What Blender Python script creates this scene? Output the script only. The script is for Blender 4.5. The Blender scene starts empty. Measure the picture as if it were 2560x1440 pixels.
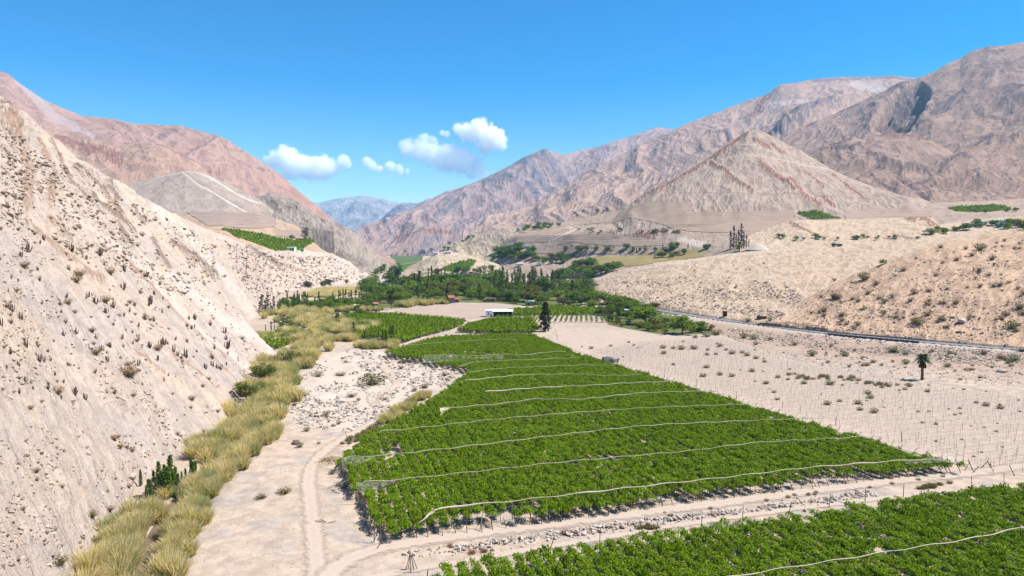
import bpy, math, random
import numpy as np
from mathutils import Vector, Matrix
from mathutils.bvhtree import BVHTree

random.seed(7)
rng = np.random.default_rng(7)
SC = bpy.context.scene
COL = SC.collection
R = math.radians

# ------------------------------------------------------------------ camera, light, exposure
F = 1730.0; HOR = 610.0; CAMZ = 45.0            # focal length in photo pixels, horizon row, flying height in metres
PITCH = math.atan((720.0 - HOR) / F)
cam = bpy.data.cameras.new('camera'); cam_o = bpy.data.objects.new('camera', cam); COL.objects.link(cam_o)
cam.sensor_width = 36.0; cam.lens = 36.0 * F / 2560.0
cam.clip_start = 1.0; cam.clip_end = 60000.0
cam_o.location = (0, 0, CAMZ); cam_o.rotation_euler = (math.pi / 2 - PITCH, 0, 0)
SC.camera = cam_o

SUN = Vector((0.57, 0.04, 0.80)).normalized()    # towards the sun
SUN_EL = math.asin(SUN.z); SUN_AZ = math.atan2(SUN.x, SUN.y)
world = bpy.data.worlds.new('World'); SC.world = world; world.use_nodes = True
wn = world.node_tree; wn.nodes.clear()
sky = wn.nodes.new('ShaderNodeTexSky'); sky.sky_type = 'NISHITA'; sky.sun_disc = False
sky.sun_elevation = SUN_EL; sky.sun_rotation = SUN_AZ
sky.altitude = 1200; sky.air_density = 1.0; sky.dust_density = 0.3; sky.ozone_density = 1.6
hs = wn.nodes.new('ShaderNodeHueSaturation'); hs.inputs['Saturation'].default_value = 1.65; hs.inputs['Hue'].default_value = .499; hs.inputs['Value'].default_value = 1.0
bg = wn.nodes.new('ShaderNodeBackground'); bg.inputs['Strength'].default_value = 0.09
wo = wn.nodes.new('ShaderNodeOutputWorld')
wn.links.new(sky.outputs[0], hs.inputs['Color']); wn.links.new(hs.outputs[0], bg.inputs['Color']); wn.links.new(bg.outputs[0], wo.inputs['Surface'])

sun_d = bpy.data.lights.new('sun', 'SUN'); sun_o = bpy.data.objects.new('sun', sun_d); COL.objects.link(sun_o)
sun_d.energy = 5.0; sun_d.angle = R(0.5); sun_d.color = (1.0, 0.94, 0.865)
sun_o.rotation_euler = SUN.to_track_quat('Z', 'Y').to_euler(); sun_o.location = (60, 20, 300)
SC.view_settings.view_transform = 'Standard'; SC.view_settings.look = 'None'
SC.view_settings.gamma = 1.0; SC.view_settings.use_curve_mapping = False
SC.view_settings.exposure = 0.97
cy = SC.cycles
cy.use_denoising = True
try:
    cy.denoiser = 'OPENIMAGEDENOISE'; cy.denoising_prefilter = 'ACCURATE'
except Exception: pass
cy.max_bounces = 26; cy.diffuse_bounces = 2; cy.glossy_bounces = 2; cy.transmission_bounces = 2
cy.transparent_max_bounces = 8; cy.volume_bounces = 24
cy.use_adaptive_sampling = False

# ------------------------------------------------------------------ view geometry
CP, SP = math.cos(PITCH), math.sin(PITCH)
def ray(px, py):
    cx = (px - 1280.0) / F; cyv = (720.0 - py) / F
    return np.array((cx, CP + cyv * SP, -SP + cyv * CP))
def at(px, py, D):
    d = ray(px, py); return np.array((0, 0, CAMZ)) + d * (D / d[1])
def on(px, py, z=0.0):                           # the point of the level z seen there
    d = ray(px, py); return np.array((0, 0, CAMZ)) + d * ((z - CAMZ) / d[2])
def pix(P):
    P = np.asarray(P, float); x = P[..., 0]; y = P[..., 1]; z = P[..., 2] - CAMZ
    f = y * CP - z * SP; u = y * SP + z * CP
    f = np.where(f < 0.1, 0.1, f)
    return 1280 + F * x / f, 720 - F * u / f

# ------------------------------------------------------------------ noise
def _h(ix, iy, iz, s):
    h = (ix.astype(np.uint32) * np.uint32(374761393) + iy.astype(np.uint32) * np.uint32(668265263)
         + iz.astype(np.uint32) * np.uint32(2147483647) + np.uint32(s * 144665 % 4294967295))
    h = (h ^ (h >> np.uint32(13))) * np.uint32(1274126177)
    h = h ^ (h >> np.uint32(16)); h = h * np.uint32(2246822519); h = h ^ (h >> np.uint32(15))
    return (h & np.uint32(0xFFFFFF)).astype(np.float64) / 0xFFFFFF
def vnoise(x, y, z=None, s=0):
    x = np.asarray(x, float); y = np.asarray(y, float); z = np.zeros_like(x) if z is None else np.asarray(z, float)
    x0 = np.floor(x); y0 = np.floor(y); z0 = np.floor(z)
    fx = x - x0; fy = y - y0; fz = z - z0
    fx = fx * fx * (3 - 2 * fx); fy = fy * fy * (3 - 2 * fy); fz = fz * fz * (3 - 2 * fz)
    x0 = x0.astype(np.int64); y0 = y0.astype(np.int64); z0 = z0.astype(np.int64)
    r = 0
    for a in (0, 1):
        for b in (0, 1):
            for c in (0, 1):
                w = (fx if a else 1 - fx) * (fy if b else 1 - fy) * (fz if c else 1 - fz)
                r = r + w * _h(x0 + a, y0 + b, z0 + c, s)
    return r * 2 - 1
def fbm(x, y, z=None, o=5, s=0, g=0.5):
    r = 0; a = 1.0; t = 0; k = 1.0
    for i in range(o):
        r = r + a * vnoise(x * k, y * k, None if z is None else z * k, s + i); t += a; a *= g; k *= 2.03
    return r / t
def ridged(x, y, o=5, s=0, g=0.5):
    r = 0; a = 1.0; t = 0; k = 1.0
    for i in range(o):
        r = r + a * (1 - 2 * np.abs(vnoise(x * k, y * k, None, s + i))); t += a; a *= g; k *= 2.07
    return r / t
def sstep(a, b, x):
    t = np.clip((x - a) / (b - a), 0, 1); return t * t * (3 - 2 * t)

# ------------------------------------------------------------------ materials
MATS = {}
class NT:
    def __init__(s, name):
        s.m = bpy.data.materials.new(name); s.m.use_nodes = True; s.t = s.m.node_tree; s.t.nodes.clear()
        s.out = s.t.nodes.new('ShaderNodeOutputMaterial'); MATS[name] = s.m
    def n(s, typ, **kw):
        nd = s.t.nodes.new('ShaderNode' + typ)
        for k, v in kw.items():
            if k in nd.inputs: s.put(nd.inputs[k], v)
            else: setattr(nd, k, v)
        return nd
    def put(s, sock, v):
        if isinstance(v, bpy.types.NodeSocket): s.t.links.new(v, sock)
        else:
            if isinstance(v, tuple) and len(v) == 3 and sock.type == 'RGBA': v = v + (1,)
            sock.default_value = v
    def math(s, op, a, b=0.0, clamp=False):
        nd = s.t.nodes.new('ShaderNodeMath'); nd.operation = op; nd.use_clamp = clamp
        s.put(nd.inputs[0], a); s.put(nd.inputs[1], b); return nd.outputs[0]
    def mix(s, f, a, b, mode='MIX'):
        nd = s.t.nodes.new('ShaderNodeMix'); nd.data_type = 'RGBA'; nd.blend_type = mode
        s.put(nd.inputs[0], f); s.put(nd.inputs[6], a); s.put(nd.inputs[7], b); return nd.outputs[2]
    def ramp(s, f, a, b):
        nd = s.t.nodes.new('ShaderNodeMapRange'); nd.interpolation_type = 'SMOOTHSTEP'
        s.put(nd.inputs[0], f); nd.inputs[1].default_value = a; nd.inputs[2].default_value = b; return nd.outputs[0]
    def pos(s): return s.n('TexCoord').outputs['Object']
    def uv(s): return s.n('TexCoord').outputs['UV']
    def attr(s, name): return s.n('Attribute', attribute_name=name)
    def scale(s, v, sc):
        nd = s.t.nodes.new('ShaderNodeMapping'); s.put(nd.inputs['Vector'], v); nd.inputs['Scale'].default_value = sc; return nd.outputs[0]
    def noise(s, v, sc, detail=6, rough=0.6, dist=0.0, typ=None):
        nd = s.n('TexNoise')
        if typ: nd.noise_type = typ; nd.inputs['Offset'].default_value = 1.0; nd.inputs['Gain'].default_value = 1.6
        s.put(nd.inputs['Vector'], v); nd.inputs['Scale'].default_value = sc
        nd.inputs['Detail'].default_value = detail; nd.inputs['Roughness'].default_value = rough; nd.inputs['Distortion'].default_value = dist
        return nd.outputs[0]
    def diff(s, col, rough=0.9, bump=None, dist=1.0, strength=1.0, spec=0.1, dim=.72):
        if dim != 1: col = s.mix(1.0, col, (dim, dim, dim), 'MULTIPLY')
        b = s.n('BsdfPrincipled'); s.put(b.inputs['Base Color'], col); b.inputs['Roughness'].default_value = rough
        b.inputs['Specular IOR Level'].default_value = spec
        if bump is not None:
            bn = s.n('Bump'); bn.inputs['Strength'].default_value = strength; bn.inputs['Distance'].default_value = dist
            s.put(bn.inputs['Height'], bump); s.t.links.new(bn.outputs[0], b.inputs['Normal'])
        s.t.links.new(b.outputs[0], s.out.inputs['Surface']); return s.m

def rock_mat(name, c1, c2, c3, dark, L, streak=(1, 8), dark_amt=0.55, bump=0.3, red=(.25, .125, .095), pale=(.66, .56, .45), speck=0.5, dirty=None, darksc=1.0, gully=.5):
    """bare mountainside: large patches c1/c2, downslope streaks of c3, rock outcrops, scattered stones and scrub."""
    t = NT(name); p = t.pos(); uv = t.uv()
    big = t.ramp(t.noise(p, 1.0 / L, 5, .6), .35, .65)
    col = t.mix(big, c1, c2)
    suv = t.scale(uv, (1.0 / streak[0], 1.0 / streak[1], 1))
    st = t.noise(suv, 1.0, 6, .62, .4)
    col = t.mix(t.math('MULTIPLY', t.ramp(st, .46, .72), .85), col, c3)
    med = t.noise(p, 12.0 / L, 8, .7)
    col = t.mix(1.0, col, t.mix(t.ramp(med, .25, .75), (.80, .79, .78), (1.12, 1.12, 1.12)), 'MULTIPLY')
    guv = t.scale(uv, (7.0 / L, 2.2 / L, 1)); gul = t.noise(guv, 1.0, 9, .62, .5, 'RIDGED_MULTIFRACTAL'); gm = t.ramp(gul, .75, 1.9)
    col = t.mix(t.math('MULTIPLY', t.math('SUBTRACT', 1.0, gm), gully), col, tuple(x * .6 + .02 for x in c2)); col = t.mix(t.math('MULTIPLY', gm, gully * .4), col, tuple(min(.75, x * 1.2) for x in c3))
    ouv = t.scale(uv, (darksc * 1.6 / L, darksc * .55 / L, 1))
    oc = t.noise(ouv, 2.2, 9, .72, .8)
    ocm = t.ramp(oc, dark_amt, dark_amt + .10)
    col = t.mix(t.math('MULTIPLY', ocm, .8), col, dark)
    a = t.attr('mk'); sep = t.n('SeparateColor'); t.t.links.new(a.outputs['Color'], sep.inputs[0])
    brk = t.noise(suv, 2.5, 8, .7, .5)
    def mk(ch, c, gain=.8, soft=3.8):
        nonlocal col
        f = t.ramp(t.math('ADD', t.math('MULTIPLY', sep.outputs[ch], .8), t.math('MULTIPLY', t.math('SUBTRACT', brk, .5), soft)), .4, .75)
        f = t.math('MULTIPLY', f, t.ramp(sep.outputs[ch], .02, .25))
        col = t.mix(t.math('MULTIPLY', f, gain), col, c)
    mk(0, dark); mk(1, red, .92, 4.2); mk(2, pale, .85, 1.3)
    sp = t.noise(p, 95.0 / L, 3, .6)
    col = t.mix(t.math('MULTIPLY', t.ramp(sp, .6, .72), speck), col, tuple(x * .45 for x in dark))
    sp2 = t.noise(t.scale(uv, (34.0 / L, 24.0 / L, 1)), 1.0, 5, .7); col = t.mix(t.math('MULTIPLY', t.ramp(sp2, .56, .66), speck * .7), col, tuple(x * .8 + .03 for x in dark)); col = t.mix(t.math('MULTIPLY', t.ramp(sp2, .44, .36), .45), col, tuple(min(.75, x * 1.14) for x in c1))
    h = t.math('ADD', t.math('MULTIPLY', med, .5), t.math('ADD', t.math('MULTIPLY', t.noise(p, 40.0 / L, 6, .7), .35), t.math('MULTIPLY', oc, .5)))
    h = t.math('ADD', h, t.math('MULTIPLY', gm, .55 * gully))
    return t.diff(col, .95, h, L * .05, bump, 0.05)

# ------------------------------------------------------------------ mesh helpers
def new_mesh(name, V, Fc, mat=None, smooth=False):
    me = bpy.data.meshes.new(name)
    V = np.asarray(V, dtype=np.float32)
    if isinstance(Fc, np.ndarray):
        k = Fc.shape[1]
        me.vertices.add(len(V)); me.vertices.foreach_set('co', V.ravel())
        me.loops.add(Fc.size); me.loops.foreach_set('vertex_index', Fc.astype(np.int32).ravel())
        me.polygons.add(len(Fc)); me.polygons.foreach_set('loop_start', np.arange(0, Fc.size, k, dtype=np.int32))
        me.update(calc_edges=True)
    else:
        me.from_pydata([tuple(map(float, v)) for v in V], [], Fc)
    if mat is not None: me.materials.append(MATS[mat] if isinstance(mat, str) else mat)
    if smooth: me.polygons.foreach_set('use_smooth', [True] * len(me.polygons))
    me.update(); return me
def link(name, me, parent=None, loc=None, kind=None, label=None, cat=None, group=None):
    o = bpy.data.objects.new(name, me); COL.objects.link(o)
    if loc is not None: o.location = [float(c) for c in loc]
    if parent is not None: o.parent = parent
    if kind: o['kind'] = kind
    if label: o['label'] = label
    if cat: o['category'] = cat
    if group: o['group'] = group
    return o
def thing(name, loc, label, cat, group=None, rz=0.0, sc=1.0):
    o = bpy.data.objects.new(name, None); COL.objects.link(o); o.location = [float(c) for c in loc]; o.rotation_euler.z = rz
    o.scale = (sc, sc, sc) if not isinstance(sc, (tuple, list)) else sc
    o.empty_display_size = .2; o['label'] = label; o['category'] = cat
    if group: o['group'] = group
    return o
class MB:
    """collects shapes for one mesh"""
    def __init__(s): s.v = []; s.f = []
    def add(s, V, Fs):
        b = len(s.v); s.v.extend([tuple(map(float, v)) for v in V]); s.f.extend([tuple(int(i) + b for i in f) for f in Fs]); return s
    def box(s, c, d, rz=0.0, M=None):
        x, y, z = d[0] / 2, d[1] / 2, d[2] / 2; V = []
        for sx, sy, sz in ((-1,-1,-1),(1,-1,-1),(1,1,-1),(-1,1,-1),(-1,-1,1),(1,-1,1),(1,1,1),(-1,1,1)):
            px, py, pz = sx * x, sy * y, sz * z
            V.append((c[0] + px * math.cos(rz) - py * math.sin(rz), c[1] + px * math.sin(rz) + py * math.cos(rz), c[2] + pz))
        return s.add(V, ((0,3,2,1),(4,5,6,7),(0,1,5,4),(1,2,6,5),(2,3,7,6),(3,0,4,7)))
    def tube(s, pts, rad, n=6, cap=True):
        pts = [Vector(p) for p in pts]; rad = rad if isinstance(rad, (list, tuple)) else [rad] * len(pts); V = []; Fs = []
        for i, p in enumerate(pts):
            d = (pts[min(i + 1, len(pts) - 1)] - pts[max(i - 1, 0)]).normalized()
            a = d.orthogonal().normalized() if abs(d.z) < .99 else Vector((1, 0, 0)); 
            if abs(d.z) >= .99: a = Vector((1, 0, 0))
            b = d.cross(a).normalized(); a = b.cross(d)
            for k in range(n):
                t = 2 * math.pi * k / n; V.append(p + (a * math.cos(t) + b * math.sin(t)) * rad[i])
        for i in range(len(pts) - 1):
            for k in range(n):
                Fs.append((i * n + k, i * n + (k + 1) % n, (i + 1) * n + (k + 1) % n, (i + 1) * n + k))
        if cap:
            Fs.append(tuple(range(n - 1, -1, -1))); Fs.append(tuple(range((len(pts) - 1) * n, len(pts) * n)))
        return s.add(V, Fs)
    def mesh(s, name, mat, smooth=False): return new_mesh(name, s.v, s.f, mat, smooth)
def grid_faces(nv, nu):
    i = np.arange(nv - 1)[:, None]; j = np.arange(nu - 1)[None, :]; a = i * nu + j
    return np.stack([a, a + 1, a + nu + 1, a + nu], -1).reshape(-1, 4)

# ------------------------------------------------------------------ terrain lofts
TERR = []                                        # (verts, faces) for placing things on the ground
def resample(pts, n, par=None):
    P = np.array(pts, float)
    if par is not None:
        return np.stack([np.interp(par, np.arange(len(P)), P[:, k]) for k in range(3)], 1)
    seg = np.r_[0, np.cumsum(np.linalg.norm(np.diff(P[:, :3] / np.maximum(P[:, 1:2], 50), axis=0), axis=1))]
    u = np.linspace(0, seg[-1], n)
    out = np.stack([np.interp(u, seg, P[:, k]) for k in range(3)], 1)
    w = max(1, n // 150)
    if w > 1:
        k = np.ones(w) / w; pad = np.pad(out, ((w // 2, w - 1 - w // 2), (0, 0)), mode='edge')
        sm = np.stack([np.convolve(pad[:, c], k, 'valid') for c in range(3)], 1); sm[0] = out[0]; sm[-1] = out[-1]; out = sm
    return out
def wpt(q):
    if len(q) == 3 and q[2] is not None: return at(*q)
    return on(q[0], q[1], q[3] if len(q) > 3 else 0.0)
def seg_dist(px, py, line):
    d = np.full(px.shape, 1e9)
    for (x0, y0), (x1, y1) in zip(line[:-1], line[1:]):
        dx, dy = x1 - x0, y1 - y0; L2 = dx * dx + dy * dy + 1e-9
        t = np.clip(((px - x0) * dx + (py - y0) * dy) / L2, 0, 1)
        d = np.minimum(d, np.hypot(px - x0 - t * dx, py - y0 - t * dy))
    return d
def in_poly(px, py, poly):
    ins = np.zeros(px.shape, bool); n = len(poly)
    for i in range(n):
        x0, y0 = poly[i]; x1, y1 = poly[(i + 1) % n]
        c = ((y0 > py) != (y1 > py)) & (px < (x1 - x0) * (py - y0) / ((y1 - y0) if y1 != y0 else 1e-9) + x0)
        ins ^= c
    return ins
def loft(name, rows, nu, nv, mat, amp=0.0, lam=100.0, stretch=3.0, seed=1, ridge=0.6, crest_amp=0.35, back=(.12, .5), marks=(), foot_fade=.12, fine=0.0, finelam=5.0, sink=2.0, par=None, skirt=40.0):
    """A hillside given by its crest line, lines down its face and its foot; gullies run down the face."""
    W = [resample([wpt(q) for q in r], nu, par) for r in rows]
    m = len(W); vv = np.linspace(0, m - 1, nv); G = np.zeros((nv, nu, 3))
    for i, v in enumerate(vv):
        k = min(int(v), m - 2); f = v - k; G[i] = W[k] * (1 - f) + W[k + 1] * f
    if m > 2:                                     # soften the creases at the middle lines
        for _ in range(max(1, nv // 25)):
            G[1:-1] = .25 * G[:-2] + .5 * G[1:-1] + .25 * G[2:]
    s = np.linalg.norm(np.diff(G[nv // 2], axis=0), axis=1); s = np.r_[0, np.cumsum(s)]
    tl = np.r_[np.zeros((1, nu)), np.cumsum(np.linalg.norm(np.diff(G, axis=0), axis=2), axis=0)]
    S = np.broadcast_to(s, (nv, nu)); T = tl
    du = np.gradient(G, axis=1); dv = np.gradient(G, axis=0); N = np.cross(du, dv); N /= np.linalg.norm(N, axis=2, keepdims=True) + 1e-9
    flip = np.where(N[..., 2:3] < 0, -1, 1); N = N * flip
    warp = fbm(G[..., 0] / lam / 2, G[..., 1] / lam / 2, G[..., 2] / lam / 2, 3, seed + 50)
    r = ridged(S / lam + .6 * warp, T / lam / stretch + .5 * warp, 6, seed)
    b = fbm(G[..., 0] / lam, G[..., 1] / lam, G[..., 2] / lam, 6, seed + 20, .55)
    disp = amp * (ridge * r + (1 - ridge) * b * 1.5)
    if fine: disp = disp + fine * (1.5 - 1.1 * sstep(.15, .7, np.linspace(0, 1, nv))[:, None] if name == 'hillside' and fine > 1 else 1.0) * np.maximum(0, fbm(S / finelam, T / finelam / 1.6, None, 4, seed + 70, .6) - .05) * 2
    V01 = np.broadcast_to(np.linspace(0, 1, nv)[:, None], (nv, nu))
    fade = crest_amp + (1 - crest_amp) * sstep(0, .18, V01)
    fade = fade * (1 - sstep(1 - foot_fade, 1, V01))
    px, py = pix(G)
    mk = np.zeros((nv, nu, 4)); mk[..., 3] = 1
    jit = 1 + .5 * fbm(px / 14, py / 14, None, 4, seed + 9)
    for chan, line, w, hgt in marks:
        d = (np.where(in_poly(px, py, line[1:]), 0, 1) * 1.0 if line[0] == 'poly' else seg_dist(px, py, line) / w / np.maximum(.3, jit))
        if line[0] == 'poly':
            e = seg_dist(px, py, list(line[1:]) + [line[1]]); d = np.where(d == 0, 0, e / w)
        f = 1 - sstep(.05, 1.35, d); mk[..., chan] = np.maximum(mk[..., chan], f); disp = disp + f * hgt * .55 * (1 + .8 * fbm(S / lam * 6, T / lam * 3, None, 4, seed + 31))
    G2 = G + (N * .55 + np.array((0, 0, .45))) * (disp * fade)[..., None]
    G2[-1, :, 2] -= sink * .5
    # back of the hill
    crest = G2[0]; bdir = crest.copy(); bdir[:, 2] = 0; bdir /= np.linalg.norm(bdir, axis=1, keepdims=True) + 1e-9
    hgt = np.maximum(10, crest[:, 2]); B = []
    for f, k in ((.35, .12), (1.0, .6), (1.7, 1.05)):
        q = crest + bdir * (hgt * 1.3 * f + 5)[:, None]; q[:, 2] = crest[:, 2] - hgt * k + 3 * fbm(q[:, 0] / lam, q[:, 1] / lam, None, 3, seed); B.append(q)
    sk = G2[-1].copy(); kd = sk.copy(); kd[:, 2] = 0; kd /= np.linalg.norm(kd, axis=1, keepdims=True) + 1e-9
    sk = sk - kd * skirt * .5; sk[:, 2] -= skirt         # the slope runs on under the ground in front
    A = np.concatenate([np.stack(B[::-1]), G2, sk[None]], 0); nb = len(B)
    Fq = grid_faces(nv + nb + 1, nu)
    V = A.reshape(-1, 3); me = new_mesh(name, V, Fq[:, ::-1] if flip.mean() < 0 else Fq, mat, True)
    uvl = me.uv_layers.new(name='UVMap'); Sx = np.concatenate([np.broadcast_to(s, (nb, nu)), S, S[-1:]], 0); Tx = np.concatenate([-np.array([[30.], [20.], [10.]]) * np.ones((1, nu)), T, T[-1:] + skirt], 0)
    li = np.empty(len(me.loops), np.int32); me.loops.foreach_get('vertex_index', li)
    uvl.data.foreach_set('uv', np.stack([Sx.ravel()[li], Tx.ravel()[li]], 1).astype(np.float32).ravel())
    at_ = me.color_attributes.new('mk', 'FLOAT_COLOR', 'POINT')
    mkA = np.concatenate([np.zeros((nb, nu, 4)), mk, mk[-1:] * 0], 0); at_.data.foreach_set('color', mkA.astype(np.float32).ravel())
    TERR.append((V, Fq))
    return link(name, me, kind='structure')

SAND = (.56, .44, .35); PALE = (.62, .53, .45); GREYD = (.14, .115, .105)
rock_mat('slope_near', (.69, .535, .41), (.55, .465, .41), (.66, .56, .48), (.22, .14, .10), 34, (2.6, 30), .63, 1.0, red=(.42, .28, .20), pale=(.68, .58, .50), speck=.62, darksc=1.5, gully=.25)
rock_mat('bench_soil', (0.430, 0.295, 0.204), (0.482, 0.346, 0.239), (0.510, 0.389, 0.267), (0.215, 0.148, 0.102), 120, (6, 60), .66, .25)
rock_mat('track_hill', (.43, .345, .28), (.39, .315, .26), (.46, .37, .305), (.18, .14, .125), 160, (7, 50), .70, .35, pale=(.62, .55, .48), gully=.3)
rock_mat('pink_hill', (0.438, 0.272, 0.206), (0.454, 0.310, 0.230), (0.488, 0.328, 0.249), (0.182, 0.117, 0.124), 260, (14, 140), .66, .4)
rock_mat('far_left', (0.406, 0.242, 0.189), (0.435, 0.284, 0.224), (0.449, 0.319, 0.272), (0.200, 0.142, 0.155), 420, (22, 260), .62, .5, pale=(0.435, 0.350, 0.337))
rock_mat('grey_rock', (.40, .33, .27), (.36, .30, .25), (.45, .375, .31), (.18, .15, .13), 60, (5, 30), .55, .8, speck=.8)
rock_mat('bluff_sand', (0.572, 0.450, 0.312), (0.527, 0.419, 0.302), (0.611, 0.490, 0.350), (0.233, 0.179, 0.131), 70, (4, 40), .66, .5)
rock_mat('far_blue', (0.276, 0.243, 0.249), (0.369, 0.327, 0.321), (0.444, 0.392, 0.371), (0.146, 0.155, 0.195), 1800, (120, 900), .55, .6)
rock_mat('far_pink', (0.432, 0.288, 0.247), (0.396, 0.279, 0.245), (0.456, 0.339, 0.298), (0.169, 0.159, 0.192), 800, (45, 420), .52, .6)
rock_mat('range_mid', (0.455, 0.297, 0.238), (0.474, 0.329, 0.250), (0.490, 0.371, 0.298), (0.170, 0.139, 0.152), 520, (30, 300), .575, .6, pale=(0.520, 0.441, 0.400))
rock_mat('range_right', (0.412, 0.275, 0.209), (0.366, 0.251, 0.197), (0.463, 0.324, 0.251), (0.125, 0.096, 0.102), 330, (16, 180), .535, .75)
rock_mat('cone_rock', (.50, .38, .295), (.45, .34, .265), (.525, .41, .325), (.26, .14, .105), 130, (7, 70), .63, .75, pale=(.58, .48, .39), gully=.5, red=(.27, .12, .085))
rock_mat('terrace_soil', (.42, .315, .235), (.46, .345, .26), (.49, .375, .285), (.22, .15, .105), 90, (9, 40), .68, .4)
rock_mat('sandy_hill', (0.606, 0.458, 0.319), (0.576, 0.427, 0.297), (0.636, 0.488, 0.348), (0.235, 0.168, 0.121), 50, (4, 30), .69, .5, speck=.75, pale=(.60, .48, .38))
rock_mat('shrub_slope', (0.624, 0.422, 0.277), (0.538, 0.370, 0.249), (0.629, 0.456, 0.317), (0.216, 0.142, 0.097), 40, (12, 7), .67, .5, speck=.85)

# distant ranges first
loft('mountain', [[(640, 470, 13500), (700, 492, 13000), (760, 504, 12500), (800, 508, 12500), (835, 500, 12400), (870, 495, 12400), (905, 489, 12300), (925, 492, 12200), (960, 499, 12000), (1000, 514, 12000), (1050, 520, 12000), (1110, 500, 12500), (1180, 480, 13000)],
                  [(640, 560, 10500), (800, 560, 10200), (900, 550, 10000), (1000, 560, 10000), (1180, 560, 10500)],
                  [(600, 612, 8200), (900, 612, 8000), (1200, 612, 8200)]], 220, 110, 'far_blue', 300, 1500, 2.2, 11, .7, .12)
loft('mountain', [[(900, 600, 8600), (925, 580, 8500), (955, 552, 8300), (990, 528, 8100), (1020, 518, 8000), (1060, 507, 8000), (1120, 480, 8200), (1200, 460, 8600)],
                  [(900, 613, 7000), (1000, 613, 6800), (1200, 613, 6800)]], 120, 60, 'far_blue', 200, 1000, 2.5, 12, .6, .15)
loft('mountain', [[(890, 600, 3900), (915, 581, 4000), (950, 561, 4200), (1000, 537, 4400), (1050, 513, 4600), (1100, 490, 4750), (1160, 467, 4850), (1215, 445, 4900), (1270, 418, 4950), (1310, 395, 5000), (1335, 383, 5000), (1362, 371, 5000), (1385, 379, 5000), (1410, 386, 5000), (1450, 376, 5200), (1500, 366, 5400), (1560, 346, 5600), (1610, 330, 5800), (1640, 319, 6000), (1670, 323, 6000), (1720, 330, 6000), (1800, 330, 6000)],
                  [(890, 612, 3300), (1000, 585, 3500), (1150, 550, 3700), (1300, 490, 4100), (1400, 460, 4300), (1560, 430, 4600), (1800, 420, 4800)],
                  [(890, 640, 2600), (1050, 632, 2600), (1250, 618, 2700), (1450, 600, 3000), (1800, 600, 3300)]], 420, 170, 'far_pink', 80, 520, 3.4, 13, .85, .12, foot_fade=.2,
     marks=[(0, ((1362, 378), (1395, 430), (1430, 470)), 22, 15), (0, ((1310, 400), (1350, 450), (1385, 480)), 18, 20), (0, ((1215, 470), (1270, 455), (1330, 470)), 12, 20), (0, ((1090, 560), (1170, 510)), 7, 10), (0, ((965, 575), (980, 600)), 8, 6), (1, ((990, 610), (1130, 600)), 4, 0)])
loft('mountain', [[(1180, 590, 2600), (1215, 566, 2700), (1270, 543, 2850), (1330, 520, 3000), (1380, 488, 3150), (1430, 455, 3300), (1490, 420, 3400), (1530, 402, 3500), (1590, 370, 3600), (1660, 335, 3700), (1730, 305, 3800), (1800, 280, 3900), (1870, 250, 4000), (1920, 235, 4000), (1950, 212, 4050), (1985, 208, 4100), (2050, 197, 4300), (2120, 193, 4400), (2180, 194, 4500), (2230, 190, 4500), (2290, 197, 4500), (2400, 190, 4500), (2600, 180, 4500)],
                  [(1180, 600, 2400), (1330, 555, 2500), (1490, 480, 2650), (1660, 420, 2800), (1870, 350, 3000), (2000, 300, 3100), (2290, 290, 3300), (2600, 290, 3400)],
                  [(1180, 612, 2100), (1330, 595, 2000), (1500, 560, 1950), (1700, 530, 1900), (2000, 520, 2000), (2300, 510, 2100), (2600, 510, 2200)]], 520, 210, 'range_mid', 60, 380, 3.4, 14, .85, .14, foot_fade=.15,
     marks=[(0, ((1500, 425), (1440, 460), (1370, 497)), 6, 10), (1, ((1290, 535), (1225, 560)), 5, 6), (0, ((1420, 505), (1460, 495)), 5, 6), (0, ((1780, 350), (1820, 345), (1830, 370)), 12, 22), (0, ((1960, 330), (2010, 295), (2080, 270)), 26, 25), (0, ((1930, 345), (2000, 320), (2060, 280)), 14, 25), (0, ((2030, 205), (2130, 197), (2240, 195), (2290, 205)), 9, 6), (2, ((1930, 260), (1990, 255), (2030, 270)), 16, 0), (2, ((2130, 215), (2200, 225), (2250, 235)), 15, 0), (1, ((1930, 225), (1880, 290)), 14, 6), (0, ((1640, 440), (1600, 480)), 4, 6)])
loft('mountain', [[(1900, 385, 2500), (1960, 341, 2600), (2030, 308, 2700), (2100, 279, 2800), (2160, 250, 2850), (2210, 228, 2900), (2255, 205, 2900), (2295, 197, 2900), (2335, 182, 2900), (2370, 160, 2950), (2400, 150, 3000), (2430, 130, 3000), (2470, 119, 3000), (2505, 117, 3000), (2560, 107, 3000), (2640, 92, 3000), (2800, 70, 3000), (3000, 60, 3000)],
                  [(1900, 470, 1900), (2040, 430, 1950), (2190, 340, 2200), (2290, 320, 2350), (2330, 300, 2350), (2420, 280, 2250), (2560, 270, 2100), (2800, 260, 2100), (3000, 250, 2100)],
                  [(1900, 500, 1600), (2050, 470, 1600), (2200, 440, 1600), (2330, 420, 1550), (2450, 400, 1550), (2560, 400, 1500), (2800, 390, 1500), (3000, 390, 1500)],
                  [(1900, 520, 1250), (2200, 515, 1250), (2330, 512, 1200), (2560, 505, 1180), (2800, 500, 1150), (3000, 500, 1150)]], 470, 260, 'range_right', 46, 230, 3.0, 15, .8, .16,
     marks=[(0, ('poly', (2195, 332), (2235, 268), (2255, 232), (2300, 215), (2318, 240), (2300, 290), (2262, 330)), 10, -120), (0, ((2060, 290), (2150, 262)), 4, 4)])  # the polygon paints the cliff face's shade as dark colour and recesses it
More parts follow.
